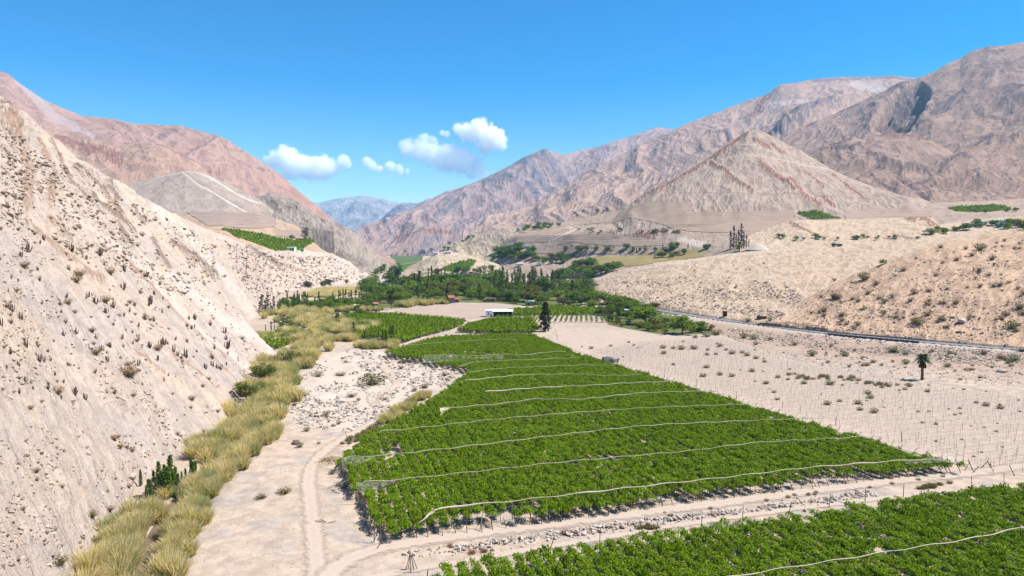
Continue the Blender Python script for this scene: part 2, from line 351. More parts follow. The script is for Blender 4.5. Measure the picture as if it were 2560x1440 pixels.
loft('hill', [[(1900, 440, 1650), (1960, 410, 1680), (2010, 385, 1700), (2040, 372, 1700), (2090, 358, 1720), (2130, 347, 1740), (2165, 350, 1750), (2190, 338, 1760), (2250, 333, 1760), (2290, 340, 1750), (2330, 352, 1730), (2370, 375, 1700), (2400, 395, 1680), (2440, 402, 1650), (2480, 418, 1600), (2520, 440, 1560), (2580, 450, 1550), (2800, 440, 1550)],
              [(1900, 480, 1450), (2100, 430, 1420), (2250, 420, 1400), (2400, 440, 1380), (2580, 470, 1350), (2800, 470, 1350)],
              [(1900, 528, 1120), (2200, 522, 1110), (2330, 514, 1100), (2580, 505, 1080), (2800, 500, 1080)]], 380, 170, 'range_right', 20, 120, 2.8, 16, .75, .25,
     marks=[(1, ((2190, 345), (2260, 338), (2330, 350)), 9, 3), (0, ((2200, 405), (2250, 430), (2300, 420), (2340, 440)), 18, 6), (0, ((2280, 470), (2340, 440), (2400, 430), (2410, 440)), 9, 4), (0, ((2150, 365), (2130, 380), (2060, 375)), 10, 5), (0, ((2240, 450), (2280, 480), (2330, 508)), 7, -6), (0, ((2180, 440), (2200, 470), (2240, 490)), 6, 2)])
loft('hill', [[(1450, 640, 1060), (1495, 590, 1090), (1540, 540, 1130), (1560, 518, 1160), (1590, 500, 1180), (1635, 474, 1220), (1680, 447, 1260), (1720, 424, 1300), (1750, 405, 1330), (1790, 379, 1360), (1820, 357, 1380), (1848, 341, 1400), (1868, 328, 1400), (1890, 324, 1400), (1915, 334, 1400), (1940, 345, 1390), (1970, 362, 1380), (2000, 375, 1370), (2040, 400, 1340), (2080, 425, 1300), (2130, 448, 1270), (2190, 470, 1230), (2250, 488, 1180), (2330, 505, 1100)],
              [(1450, 650, 1040), (1540, 560, 1080), (1640, 495, 1120), (1760, 450, 1150), (1850, 420, 1180), (1900, 415, 1190), (2000, 440, 1180), (2150, 480, 1130), (2330, 508, 1080)],
              [(1450, 660, 1020), (1540, 590, 1000), (1700, 562, 985), (1880, 566, 950), (2050, 560, 940), (2200, 550, 950), (2330, 530, 980)]], 460, 200, 'cone_rock', 7, 75, 4.0, 17, .8, .18,
     marks=[(1, ((1868, 335), (1800, 380), (1740, 424), (1690, 455), (1640, 482), (1592, 503)), 8, 5), (1, ((1780, 408), (1800, 420), (1850, 455), (1880, 478)), 8, 5), (1, ((1890, 352), (1925, 372)), 9, 4), (1, ((1930, 360), (1960, 385)), 6, 3), (1, ((1900, 412), (1945, 445), (1985, 480)), 8, 4), (1, ((1975, 455), (2010, 490), (2050, 515)), 12, 4), (1, ((2010, 430), (2060, 470)), 5, 2), (1, ((2060, 495), (2085, 515)), 7, 3), (1, ((2080, 440), (2160, 495)), 4, 2), (1, ((1830, 360), (1790, 395)), 6, 4), (2, ((1800, 400), (1850, 390), (1960, 402), (2080, 425), (2140, 440)), 2.2, 0), (2, ((1780, 420), (1860, 398)), 2, 0), (0, ((1690, 488), (1850, 486), (2050, 492), (2200, 500)), 1.6, 0)])
# left side, far to near
loft('mountain', [[(-500, 20, 2600), (-200, 60, 2600), (-60, 150, 2600), (0, 178, 2600), (22, 184, 2600), (42, 203, 2600), (62, 217, 2590), (110, 250, 2580), (160, 272, 2560), (205, 290, 2550), (245, 294, 2540), (290, 300, 2520), (340, 311, 2500), (370, 310, 2480), (400, 313, 2460), (450, 313, 2420), (490, 325, 2380), (530, 335, 2350), (543, 337, 2340), (570, 350, 2300), (600, 371, 2260), (640, 396, 2220), (680, 422, 2180), (720, 455, 2130), (760, 490, 2080), (800, 522, 2030), (840, 555, 1980), (880, 588, 1930), (930, 622, 1900), (990, 650, 1880)],
                  [(-500, 200, 2000), (0, 270, 1950), (150, 330, 1900), (280, 345, 1950), (400, 385, 1850), (540, 420, 1750), (680, 500, 1650), (800, 570, 1600), (990, 655, 1600)],
                  [(-500, 480, 1300), (0, 480, 1300), (400, 520, 1300), (700, 560, 1300), (850, 610, 1350), (990, 662, 1400)]], 430, 190, 'far_left', 26, 270, 4.0, 21, .85, .16,
     marks=[(2, ((40, 190), (130, 290), (200, 330)), 22, 0), (2, ((140, 290), (230, 350)), 14, -3), (0, ((540, 342), (510, 365), (470, 400)), 5, 5), (0, ((440, 325), (400, 350)), 9, 3), (0, ((640, 430), (670, 440)), 4, 0)])
loft('hill', [[(-100, 300, 1700), (100, 320, 1700), (150, 338, 1700), (200, 347, 1700), (260, 352, 1680), (320, 357, 1660), (360, 359, 1650), (400, 361, 1640), (430, 374, 1630), (455, 390, 1610), (490, 404, 1590), (510, 425, 1550), (540, 450, 1500), (600, 490, 1450)],
              [(-100, 480, 1250), (150, 480, 1250), (300, 470, 1280), (450, 460, 1300), (600, 510, 1250)]], 260, 100, 'pink_hill', 14, 120, 2.6, 22, .6, .2,
     marks=[(0, ((395, 364), (440, 385), (492, 408)), 5, 5), (0, ((310, 358), (350, 365), (365, 400)), 3, 2), (0, ((450, 390), (490, 408)), 6, 5), (1, ((150, 345), (300, 400)), 25, 0)])
loft('hill', [[(240, 480, 1150), (300, 466, 1200), (350, 455, 1230), (390, 443, 1250), (430, 433, 1260), (465, 428, 1260), (500, 431, 1260), (530, 442, 1250), (560, 455, 1240), (600, 474, 1220), (650, 500, 1180), (700, 528, 1130), (780, 560, 1080)],
              [(240, 560, 960), (400, 535, 960), (480, 530, 970), (560, 530, 975), (640, 543, 980), (700, 560, 980), (780, 580, 980)]], 300, 110, 'track_hill', 5, 70, 3.0, 23, .6, .3,
     marks=[(2, ((455, 430), (470, 442), (500, 465), (540, 487), (580, 510), (610, 528), (660, 545)), 3.2, -1.2), (2, ((490, 430), (530, 447), (570, 470), (610, 495), (650, 512)), 4.0, -1.2), (2, ((330, 458), (400, 442), (465, 430), (490, 430)), 1.8, 0), (0, ((462, 436), (500, 463), (540, 485), (580, 507), (612, 525)), 1.2, 0)])
loft('hill', [[(600, 500, 1250), (640, 489, 1250), (670, 484, 1240), (700, 487, 1230), (725, 497, 1220), (750, 508, 1200), (775, 528, 1170), (800, 548, 1140), (835, 565, 1100)],
              [(600, 545, 1010), (680, 558, 1000), (760, 568, 990), (835, 578, 980)]], 170, 80, 'grey_rock', 10, 40, 2.0, 24, .7, .4, marks=[(0, ((690, 510), (740, 530)), 14, 2)])
loft('hill', [[(690, 668, 1010), (712, 650, 1020), (740, 622, 1040), (765, 600, 1050), (785, 580, 1060), (810, 562, 1080), (835, 551, 1100), (850, 560, 1105), (872, 573, 1110), (895, 592, 1115), (915, 608, 1120), (940, 632, 1125), (965, 652, 1130), (998, 678, 1140)],
              [(690, 674, 990), (740, 660, 990), (800, 648, 1000), (860, 652, 1010), (920, 668, 1050), (960, 676, 1080), (998, 680, 1132)],
              [(690, 692, None, 0), (740, 692, None, 0), (880, 690, None, 0), (940, 690, None, 0), (998, 683, None, 0)]], 240, 130, 'grey_rock', 7, 38, 2.2, 25, .7, .35, marks=[(0, ((850, 640), (880, 650), (905, 665)), 16, 3), (1, ((785, 585), (780, 610)), 10, 0)])
# bench with the hillside vineyard, and its terraced back
loft('terrace', [[(150, 500, 1050), (300, 520, 1020), (420, 528, 1010), (480, 531, 1000), (560, 528, 1000), (640, 531, 1000), (690, 546, 1000), (745, 566, 990), (775, 596, 950)],
                 [(150, 560, 750), (420, 560, 780), (560, 572, 780), (600, 580, 800), (700, 596, 850), (755, 606, 870), (805, 624, 890)],
                 [(150, 610, 600), (300, 605, 600), (450, 596, 595), (560, 594, 605), (610, 613, 655), (650, 625, 710), (690, 630, 750), (730, 631, 790), (780, 632, 830), (835, 640, 865)]], 240, 110, 'bench_soil', 1.6, 60, 2.0, 26, .4, .4, foot_fade=.05, sink=6)
# the long near slope
PAIRS = [((-2600, -1700, 70), (-300, 2100)), ((-1500, -950, 110), (60, 1720)), ((-700, -380, 165), (230, 1440)), ((-400, -130, 205), (345, 1215)), ((-240, 5, 235), (490, 1120)), ((-120, 110, 265), (575, 1050)), ((-40, 206, 292), (605, 985)), ((0, 241, 308), (640, 930)),
         ((26, 262, 311), (668, 908)), ((60, 285, 315), (690, 890)), ((130, 345, 325), (683, 873)), ((190, 392, 335), (668, 860)), ((240, 422, 347), (650, 851)), ((330, 477, 374), (632, 843)), ((390, 510, 402), (612, 833)), ((450, 543, 442), (598, 824)), ((505, 568, 502), (612, 812)), ((560, 590, 575), (628, 800)),
         ((610, 610, 640), (655, 782)), ((650, 622, 700), (640, 760)), ((690, 627, 740), (680, 742)), ((730, 628, 780), (740, 724)), ((780, 629, 820), (800, 718)), ((830, 634, 850), (850, 712)), ((865, 650, 875), (890, 706)), ((900, 673, 900), (915, 702)), ((934, 695, 925), (938, 697))]
_w = [max(6, math.hypot(b[0][0] - a[0][0], b[0][1] - a[0][1]) ** .7 + math.hypot(b[1][0] - a[1][0], b[1][1] - a[1][1]) ** .7) for a, b in zip(PAIRS[:-1], PAIRS[1:])]
_w = np.minimum(_w, 90); _c = np.r_[0, np.cumsum(_w)]; PAR = np.interp(np.linspace(0, _c[-1], 900), _c, np.arange(len(PAIRS)))
loft('hillside', [[p[0] for p in PAIRS], [(p[1][0], p[1][1], None, 0) for p in PAIRS]],
     900, 420, 'slope_near', 2.0, 26, 3.2, 31, .62, .5, fine=1.7, finelam=5.5, foot_fade=.06, par=PAR,
     marks=[(2, ((390, 520), (480, 600), (600, 740), (680, 870)), 22, -.6), (2, ((150, 520), (330, 650), (520, 850), (640, 930)), 16, -.5), (2, ((430, 690), (560, 800), (660, 850)), 30, -.4), (0, ((128, 350), (150, 400), (175, 455), (205, 500)), 9, 2.0), (0, ((270, 470), (290, 500)), 10, 2), (0, ((0, 260), (40, 330), (20, 300)), 14, 1.5), (1, ((0, 290), (70, 400), (60, 520)), 20, 2.2), (1, ((90, 350), (130, 440), (120, 520)), 12, 2.0), (1, ((60, 560), (150, 640), (250, 700)), 12, 1.6), (0, ((190, 420), (260, 480), (300, 540)), 12, 2.2), (0, ((230, 500), (330, 580)), 14, 2.0), (0, ((430, 610), (540, 690)), 14, 1.8), (0, ((380, 600), (400, 640), (440, 690)), 10, 1.5), (0, ((620, 615), (700, 665)), 9, 1.4), (1, ((250, 590), (360, 700), (480, 830), (560, 900)), 5, .8), (1, ((0, 290), (30, 330)), 12, 2), (1, ((120, 560), (170, 600)), 14, 1.2), (0, ((290, 560), (330, 620)), 7, 1.5), (0, ((480, 640), (530, 690)), 12, 1.6), (0, ((330, 520), (360, 560)), 7, 1.2), (1, ((420, 880), (520, 960)), 5, .7), (1, ((510, 880), (600, 965)), 4, .6), (1, ((300, 850), (410, 940)), 4, .6), (1, ((700, 660), (760, 680)), 8, 1), (0, ((880, 650), (905, 680)), 9, 1)])
# right side, far to near
loft('terrace', [[(1010, 672, 1300), (1150, 610, 1480), (1260, 572, 1400), (1360, 562, 1320), (1430, 552, 1290), (1520, 532, 1240), (1580, 520, 1200), (1650, 506, 1160), (1740, 506, 1130), (1900, 520, 1080), (2100, 522, 1080), (2330, 508, 1080), (2560, 498, 1080), (2900, 490, 1080)],
                 [(1010, 674, 1220), (1180, 632, 1300), (1290, 590, 1180), (1430, 588, 1060), (1600, 575, 1000), (1900, 560, 950), (2100, 552, 940), (2330, 545, 930), (2560, 530, 900), (2900, 520, 880)],
                 [(1010, 680, None, 0), (1180, 676, None, 0), (1300, 655, 1060), (1430, 645, 1010), (1600, 640, 930), (1750, 634, 850), (1900, 630, 770), (2100, 620, 760), (2330, 603, 730), (2560, 585, 690), (2900, 570, 650)],
                 [(1010, 690, None, 0), (1180, 688, None, 0), (1300, 690, 960), (1430, 690, 900), (1600, 690, 760), (1750, 690, 690), (1900, 690, 660), (2100, 680, 650), (2330, 660, 630), (2560, 650, 600), (2900, 640, 560)]],
     420, 190, 'terrace_soil', 3.0, 60, 1.6, 41, .4, .5,
     marks=[(1, ((1480, 590), (1560, 585), (1640, 590)), 12, 1.5), (1, ((1600, 575), (1660, 580)), 14, 1.5), (2, ((1650, 560), (1720, 525)), 12, 0), (2, ((1700, 600), (1760, 612)), 14, 0), (0, ((1580, 520), (1700, 502), (1800, 500)), 1.6, 0), (2, ((1270, 612), (1330, 590), (1430, 570)), 2.5, 0), (2, ((1380, 602), (1440, 574)), 4, 0)])
loft('bluff', [[(1085, 640, 1300), (1105, 622, 1330), (1135, 606, 1330), (1165, 596, 1320), (1192, 586, 1310), (1225, 578, 1290), (1260, 568, 1270), (1290, 571, 1250), (1320, 580, 1200)],
               [(1085, 660, 1180), (1150, 656, 1170), (1200, 655, 1160), (1250, 660, 1130), (1320, 655, 1090)]], 150, 70, 'bluff_sand', 5, 35, 2.6, 42, .7, .4)
loft('bluff', [[(1030, 680, 1110), (1042, 670, 1120), (1055, 655, 1140), (1070, 645, 1150), (1090, 634, 1160), (1115, 629, 1170), (1150, 633, 1160), (1190, 644, 1150), (1220, 653, 1140), (1260, 662, 1120), (1330, 668, 1090)],
               [(1030, 686, 1000, 0), (1100, 690, None, 0), (1200, 690, None, 0), (1330, 690, None, 0)]], 150, 60, 'bluff_sand', 4, 30, 2.6, 43, .7, .4)
loft('hill', [[(1850, 600, 760), (1890, 580, 790), (1940, 563, 810), (1975, 553, 820), (2010, 550, 820), (2060, 552, 820), (2120, 549, 830), (2180, 546, 830), (2240, 545, 820), (2290, 541, 810), (2330, 545, 800), (2350, 562, 790), (2400, 555, 830), (2480, 545, 830), (2560, 540, 800), (2800, 535, 800)],
              [(1850, 640, 670), (2000, 632, 670), (2150, 624, 670), (2300, 614, 660), (2400, 608, 660), (2560, 595, 640), (2800, 580, 620)]], 240, 90, 'sandy_hill', 3.5, 34, 1.8, 44, .6, .3,
     marks=[(1, ((1975, 556), (2010, 575), (2060, 600)), 6, 1.5), (1, ((2270, 545), (2310, 545), (2345, 570)), 12, 2), (0, ((2240, 590), (2300, 600)), 8, 1)])
loft('hill', [[(1440, 720, 690), (1480, 698, 690), (1520, 684, 690), (1560, 673, 680), (1600, 664, 670), (1640, 657, 660), (1700, 650, 655), (1760, 644, 650), (1820, 635, 645), (1900, 626, 640), (2000, 617, 630), (2100, 612, 620), (2200, 604, 610), (2330, 594, 600), (2430, 584, 590), (2560, 571, 570), (2800, 555, 540)],
              [(1440, 745, 610), (1540, 715, 590), (1660, 703, 560), (1800, 690, 530), (1950, 680, 510), (2100, 670, 500), (2250, 650, 500), (2400, 630, 490), (2560, 615, 480), (2800, 600, 460)],
              [(1440, 772, 505, 0), (1560, 770, 480), (1640, 770, None, 4.2), (1760, 789, None, 4.2), (1870, 804, None, 4.2), (1960, 815, None, 4.2), (2100, 830, None, 4.2), (2310, 848, None, 4.2), (2560, 868, None, 4.2), (2800, 890, None, 4.2)]],
     480, 170, 'sandy_hill', 1.6, 26, 1.5, 45, .5, .35, fine=.5, finelam=3.0, foot_fade=.03,
     marks=[(0, ((1590, 760), (1640, 764), (1700, 778), (1760, 786)), 9, -1.2), (0, ((1795, 745), (1860, 785)), 2.2, -.5), (2, ((1470, 705), (1600, 672), (1800, 640), (2000, 622)), 4, 0)])
loft('hillside', [[(1890, 806, 372), (1930, 795, 380), (1975, 770, 392), (2010, 748, 400), (2060, 722, 408), (2100, 702, 412), (2140, 684, 416), (2200, 662, 420), (2250, 642, 424), (2310, 622, 428), (2370, 607, 432), (2440, 594, 438), (2500, 583, 444), (2560, 573, 450), (2700, 548, 460), (3000, 500, 480)],
                  [(1890, 812, 362), (2000, 795, 352), (2150, 770, 345), (2300, 750, 335), (2450, 735, 330), (2560, 725, 325), (2700, 710, 320), (3000, 690, 310)],
                  [(1890, 809, None, 4.2), (1960, 816, None, 4.2), (2100, 831, None, 4.2), (2310, 849, None, 4.2), (2560, 869, None, 4.2), (2700, 882, None, 4.2), (3000, 905, None, 4.2)]],
     400, 240, 'shrub_slope', 1.5, 20, 1.2, 46, .5, .4, fine=.55, finelam=2.2, foot_fade=.03,
     marks=[(0, ((1900, 812), (1990, 812), (2060, 824)), 7, .6)])

# ------------------------------------------------------------------ valley floor
ROADZ = 3.6
ROAD = [on(x, y, ROADZ) for x, y in ((1560, 762), (1600, 768), (1640, 774), (1700, 784), (1760, 793), (1820, 801), (1870, 807), (1960, 819), (2075, 833), (2190, 844), (2310, 854), (2430, 864), (2560, 873), (2700, 886), (2900, 905))]
def road_info(x, y):
    d = np.full(np.shape(x), 1e9); side = np.zeros(np.shape(x))
    for a, b in zip(ROAD[:-1], ROAD[1:]):
        dx, dy = b[0] - a[0], b[1] - a[1]; L2 = dx * dx + dy * dy
        t = np.clip(((x - a[0]) * dx + (y - a[1]) * dy) / L2, 0, 1); q = np.hypot(x - a[0] - t * dx, y - a[1] - t * dy)
        sd = np.sign(dx * (y - a[1]) - dy * (x - a[0])); side = np.where(q < d, sd, side); d = np.minimum(d, q)
    return d, side
WASH = [on(x, y)[:2] for x, y in ((735, 1050), (720, 980), (800, 890), (880, 870), (1000, 885), (1170, 925), (1080, 990), (960, 1060), (860, 1085))]
STREAM = [on(x, y)[:2] for x, y in ((340, 1560), (360, 1480), (385, 1400), (420, 1330), (480, 1230), (560, 1150), (640, 1080), (660, 1010), (680, 960), (730, 910), (790, 850), (900, 850), (905, 835), (860, 790), (780, 770), (760, 745), (860, 715))]
def poly_d(x, y, P):                              # distance to a polygon, negative inside
    d = seg_dist(x, y, [tuple(p) for p in P] + [tuple(P[0])]); return np.where(in_poly(x, y, P), -d, d)
def gz(x, y):
    x = np.asarray(x, float); y = np.asarray(y, float)
    d, s = road_info(x, y)
    near = s < 0
    up = np.where(near, .75 * ROADZ * (1 - sstep(5, 30, d)) + .25 * ROADZ * (1 - sstep(3.2, 6, d)), ROADZ)
    up = np.where(d < 3.2, ROADZ - .05, up) * sstep(80, 140, x + 40) * (1 - sstep(560, 640, y))
    up = np.where(y < 120, up * sstep(60, 120, y), up)
    w = 1 - sstep(-4, 6, poly_d(x, y, WASH)) if np.size(x) < 4e6 else 0
    z = up + .10 * fbm(x / 9, y / 9, None, 4, 3) + w * (.9 * np.maximum(0, fbm(x / 7, y / 7, None, 4, 5)) * 1.6 - .15)
    sd = seg_dist(x, y, STREAM); z = z - 1.3 * (1 - sstep(1.2, 5.5, sd)) * (1 - sstep(380, 480, y))
    return z
t = NT('ground'); p = t.pos(); a = t.attr('mk'); sep = t.n('SeparateColor'); t.t.links.new(a.outputs['Color'], sep.inputs[0])
n1 = t.noise(p, .03, 6, .6); n2 = t.noise(p, .35, 8, .7); n3 = t.noise(p, 2.2, 4, .7); n4 = t.noise(p, .11, 7, .7, .6)
col = t.mix(t.ramp(n1, .38, .62), (.56, .44, .335), (.51, .41, .325)); col = t.mix(t.math('MULTIPLY', t.ramp(n4, .46, .62), .9), col, (.43, .375, .325)); col = t.mix(t.math('MULTIPLY', t.ramp(t.noise(p, .07, 6, .65, 1.0), .55, .68), .7), col, (.50, .37, .265))
col = t.mix(t.math('MULTIPLY', sep.outputs[1], t.ramp(n4, .15, .6)), col, (.43, .31, .23))
wcol = t.mix(t.ramp(n2, .38, .62), (.66, .58, .49), (.55, .46, .37)); wcol = t.mix(t.ramp(n4, .58, .66), wcol, (.22, .19, .16))
col = t.mix(sep.outputs[0], col, wcol)
col = t.mix(1.0, col, t.mix(t.ramp(n2, .3, .7), (.76, .75, .74), (1.14, 1.14, 1.14)), 'MULTIPLY')
col = t.mix(t.math('MULTIPLY', t.ramp(n3, .62, .72), .55), col, (.28, .23, .19)); col = t.mix(t.math('MULTIPLY', t.ramp(t.noise(p, 3.1, 3, .6), .63, .7), .6), col, (.66, .57, .48))
t.diff(col, .95, t.math('ADD', t.math('MULTIPLY', n3, .12), t.math('MULTIPLY', n2, .4)), .5, .55, 0.05)
ys = np.r_[np.linspace(-120, 60, 10), np.geomspace(64, 420, 250), np.geomspace(424, 1800, 120), np.geomspace(1850, 14000, 16)]
us = np.linspace(-1, 1, 340); X = us[None, :] * (np.maximum(ys, 60) * 1.1 + 40)[:, None]; Y = np.broadcast_to(ys[:, None], X.shape)
Z = gz(X, Y); Vg = np.stack([X, Y, Z], -1).reshape(-1, 3); Fg = grid_faces(*X.shape)
me = new_mesh('ground', Vg, Fg, 'ground', True)
mk = np.zeros((len(Vg), 4)); mk[:, 3] = 1; mk[:, 0] = 1 - sstep(-6, 4, poly_d(Vg[:, 0], Vg[:, 1], WASH)); dd, ss = road_info(Vg[:, 0], Vg[:, 1])
mk[:, 1] = (1 - sstep(20, 75, dd)) * (Vg[:, 0] > 20); mk[:, 0] = np.maximum(mk[:, 0], .7 * (1 - sstep(4, 12, dd)) * (ss < 0))
me.color_attributes.new('mk', 'FLOAT_COLOR', 'POINT').data.foreach_set('color', mk.astype(np.float32).ravel())
link('ground', me, kind='structure'); TERR.append((Vg, Fg))
_v = []; _f = []; _b = 0
for V_, F_ in TERR: _v.append(V_); _f.append(F_ + _b); _b += len(V_)
_V = np.concatenate(_v); _Fq = np.concatenate(_f)
BVH = BVHTree.FromPolygons(_V.tolist(), _Fq.tolist())
def hit(px, py):                                  # the point of the ground seen in that direction
    d = ray(px, py); r = BVH.ray_cast(Vector((0, 0, CAMZ)), Vector(d), 30000)
    return np.array(r[0]) if r[0] is not None else on(px, max(py, 640))
def drop(x, y, top=400):
    r = BVH.ray_cast(Vector((x, y, top)), Vector((0, 0, -1)), 2000)
    return r[0].z if r[0] is not None else 0.0
# ------------------------------------------------------------------ air
ht = NT('haze'); hv = ht.t.nodes.new('ShaderNodeVolumePrincipled'); hv.inputs['Color'].default_value = (.36, .68, 1.0, 1); hv.inputs['Density'].default_value = 5.0e-5
hv.inputs['Anisotropy'].default_value = 0.0; ht.t.links.new(hv.outputs[0], ht.out.inputs['Volume'])
hb = MB().box((0, 7000, 648), (32000, 15600, 1304)); link('haze', hb.mesh('haze', 'haze'), kind='stuff')
# ------------------------------------------------------------------ plant materials
def leaf_mat(name, c1, c2, c3=None, trans=.3, rough=.6):
    t = NT(name); g = t.n('NewGeometry'); oi = t.n('ObjectInfo')
    f = g.outputs['Random Per Island']
    col = t.mix(f, c1, c2)
    if c3: col = t.mix(t.ramp(t.math('FRACT', t.math('MULTIPLY', f, 7.31)), .72, .9), col, c3)
    col = t.mix(1.0, col, t.mix(oi.outputs['Random'], (.82, .84, .8), (1.18, 1.14, 1.1)), 'MULTIPLY'); col = t.mix(1.0, col, (.74, .74, .74), 'MULTIPLY')
    b = t.n('BsdfPrincipled'); t.put(b.inputs['Base Color'], col); b.inputs['Roughness'].default_value = rough; b.inputs['Specular IOR Level'].default_value = .06
    tr = t.n('BsdfTranslucent'); t.put(tr.inputs['Color'], t.mix(1.0, col, (1.25, 1.15, .6), 'MULTIPLY'))
    mx = t.n('MixShader'); mx.inputs[0].default_value = trans; t.t.links.new(b.outputs[0], mx.inputs[1]); t.t.links.new(tr.outputs[0], mx.inputs[2])
    t.t.links.new(mx.outputs[0], t.out.inputs['Surface'])
leaf_mat('vine_leaf', (.135, .255, .004), (.205, .34, .006), (.28, .35, .02), .30)
leaf_mat('dark_leaf', (.095, .185, .022), (.15, .245, .032), (.20, .28, .05), .38)
leaf_mat('green_leaf', (.12, .225, .018), (.18, .29, .028), (.24, .31, .05), .38)
leaf_mat('poplar_leaf', (.11, .175, .035), (.16, .23, .06), (.25, .29, .13), .35)
leaf_mat('yellow_leaf', (.12, .13, .025), (.17, .165, .035), (.20, .14, .04), .25)
leaf_mat('cypress_leaf', (.030, .036, .014), (.05, .05, .02), (.075, .062, .03), .12)
leaf_mat('scrub_leaf', (.13, .145, .045), (.18, .195, .06), (.24, .22, .12), .3); leaf_mat('olive_leaf', (.10, .12, .07), (.15, .165, .10), (.20, .21, .14), .2)
leaf_mat('acacia_leaf', (.055, .085, .012), (.095, .125, .015), (.13, .15, .03), .25)
leaf_mat('reed_leaf', (.88, .76, .50), (.72, .64, .38), (.46, .49, .20), .5)
leaf_mat('reed_green', (.44, .50, .21), (.54, .55, .29), (.66, .60, .36), .5)
leaf_mat('dry_twig', (.34, .22, .13), (.43, .30, .19), (.25, .16, .10), .2)
leaf_mat('grey_twig', (.27, .21, .17), (.35, .28, .22), (.22, .19, .11), .2)
leaf_mat('weed_leaf', (.17, .16, .055), (.25, .22, .09), (.30, .24, .12), .25)
leaf_mat('red_twig', (.26, .11, .07), (.33, .16, .11), None, .1)
leaf_mat('frond', (.03, .06, .02), (.055, .09, .03), (.09, .12, .05), .15)
leaf_mat('dead_frond', (.22, .10, .05), (.28, .14, .07), None, .1)
leaf_mat('grey_bush', (.34, .33, .28), (.42, .41, .36), (.22, .24, .14), .15)
def plain(name, col, rough=.85, var=.25, sc=1.5, spec=.2, metal=0):
    t = NT(name); p = t.pos(); n = t.noise(p, sc, 5, .6)
    c = t.mix(1.0, col, t.mix(t.ramp(n, .3, .7), (1 - var,) * 3, (1 + var * .6,) * 3), 'MULTIPLY')
    m = t.diff(c, rough, n, .02, .3, spec, .72 if 'white' not in name and 'roof' not in name else 1); return m
plain('bank_shade', (.16, .12, .08)); plain('bark', (.13, .095, .07)); plain('pale_bark', (.28, .24, .19)); plain('cactus_skin', (.17, .11, .08), .9, .4, 2)
plain('post_wood', (.16, .105, .08), .9, .4, 3); plain('pole_wood', (.42, .32, .19), .8, .3, 2); plain('dark_pole', (.13, .11, .10), .9, .3, 2); plain('wire', (.22, .2, .19), .6)
plain('palm_trunk', (.17, .085, .05), .95, .4, 3)
plain('white_wall', (.72, .71, .69), .8, .12); plain('white_roof', (.70, .72, .75), .5, .12); plain('grey_roof', (.42, .43, .45), .6, .2); plain('dark_open', (.035, .033, .035), .9, .2)
plain('mud_wall', (.36, .22, .14), .95, .3); plain('red_tile', (.40, .17, .09), .9, .3); plain('blue_wall', (.13, .16, .42), .8, .2); plain('red_wall', (.42, .13, .06), .85, .3); plain('blue_roof', (.42, .50, .62), .5, .15)
plain('green_paint', (.02, .20, .10), .4, .15); plain('tyre', (.02, .02, .02), .9); plain('glass_dark', (.03, .04, .05), .2, .1, 1, .5); plain('grey_tank', (.16, .19, .24), .6, .2); plain('green_tank', (.03, .42, .20), .4, .1)
plain('asphalt', (.235, .235, .25), .85, .12, .8); plain('concrete', (.40, .37, .35), .9, .3, .9); plain('dark_stone', (.10, .085, .085), .95, .4, 1.2); plain('line_paint', (.7, .7, .66), .8, .1)
plain('rust_wall', (.17, .075, .05), .95, .5, .8); plain('turquoise', (.06, .35, .40), .6, .1)
def stone_mat(name, c1, c2):
    t = NT(name); oi = t.n('ObjectInfo'); g = t.n('NewGeometry'); p = t.pos()
    f = t.math('FRACT', t.math('ADD', oi.outputs['Random'], g.outputs['Random Per Island']))
    c = t.mix(f, c1, c2); n = t.noise(p, 1.8, 6, .7); c = t.mix(1.0, c, t.mix(t.ramp(n, .3, .7), (.72, .72, .72), (1.12, 1.12, 1.12)), 'MULTIPLY'); t.diff(c, .95, n, .12, .7, .05)
stone_mat('pale_stone', (.50, .42, .34), (.72, .64, .55)); stone_mat('brown_stone', (.26, .19, .15), (.50, .41, .34)); stone_mat('slope_stone', (.46, .35, .26), (.66, .55, .45)); stone_mat('dark_rock', (.20, .145, .11), (.40, .29, .22))
t = NT('net'); b = t.n('BsdfPrincipled'); w = t.noise(t.uv(), 30, 4, .6); t.put(b.inputs['Base Color'], t.mix(w, (.36, .295, .20), (.47, .40, .30))); b.inputs['Roughness'].default_value = .8; t.t.links.new(b.outputs[0], t.out.inputs['Surface'])
t = NT('open_net'); b = t.n('BsdfPrincipled'); b.inputs['Base Color'].default_value = (.48, .46, .40, 1); b.inputs['Roughness'].default_value = .7
tr = t.n('BsdfTransparent'); mx = t.n('MixShader'); w = t.noise(t.pos(), 1.4, 5, .6); t.put(mx.inputs[0], t.math('ADD', .05, t.math('MULTIPLY', t.ramp(w, .4, .7), .22)))
t.t.links.new(tr.outputs[0], mx.inputs[1]); t.t.links.new(b.outputs[0], mx.inputs[2]); t.t.links.new(mx.outputs[0], t.out.inputs['Surface'])
t = NT('stream_water'); t.diff((.05, .045, .03), .15, t.noise(t.pos(), 2, 3), .05, .3, .5)
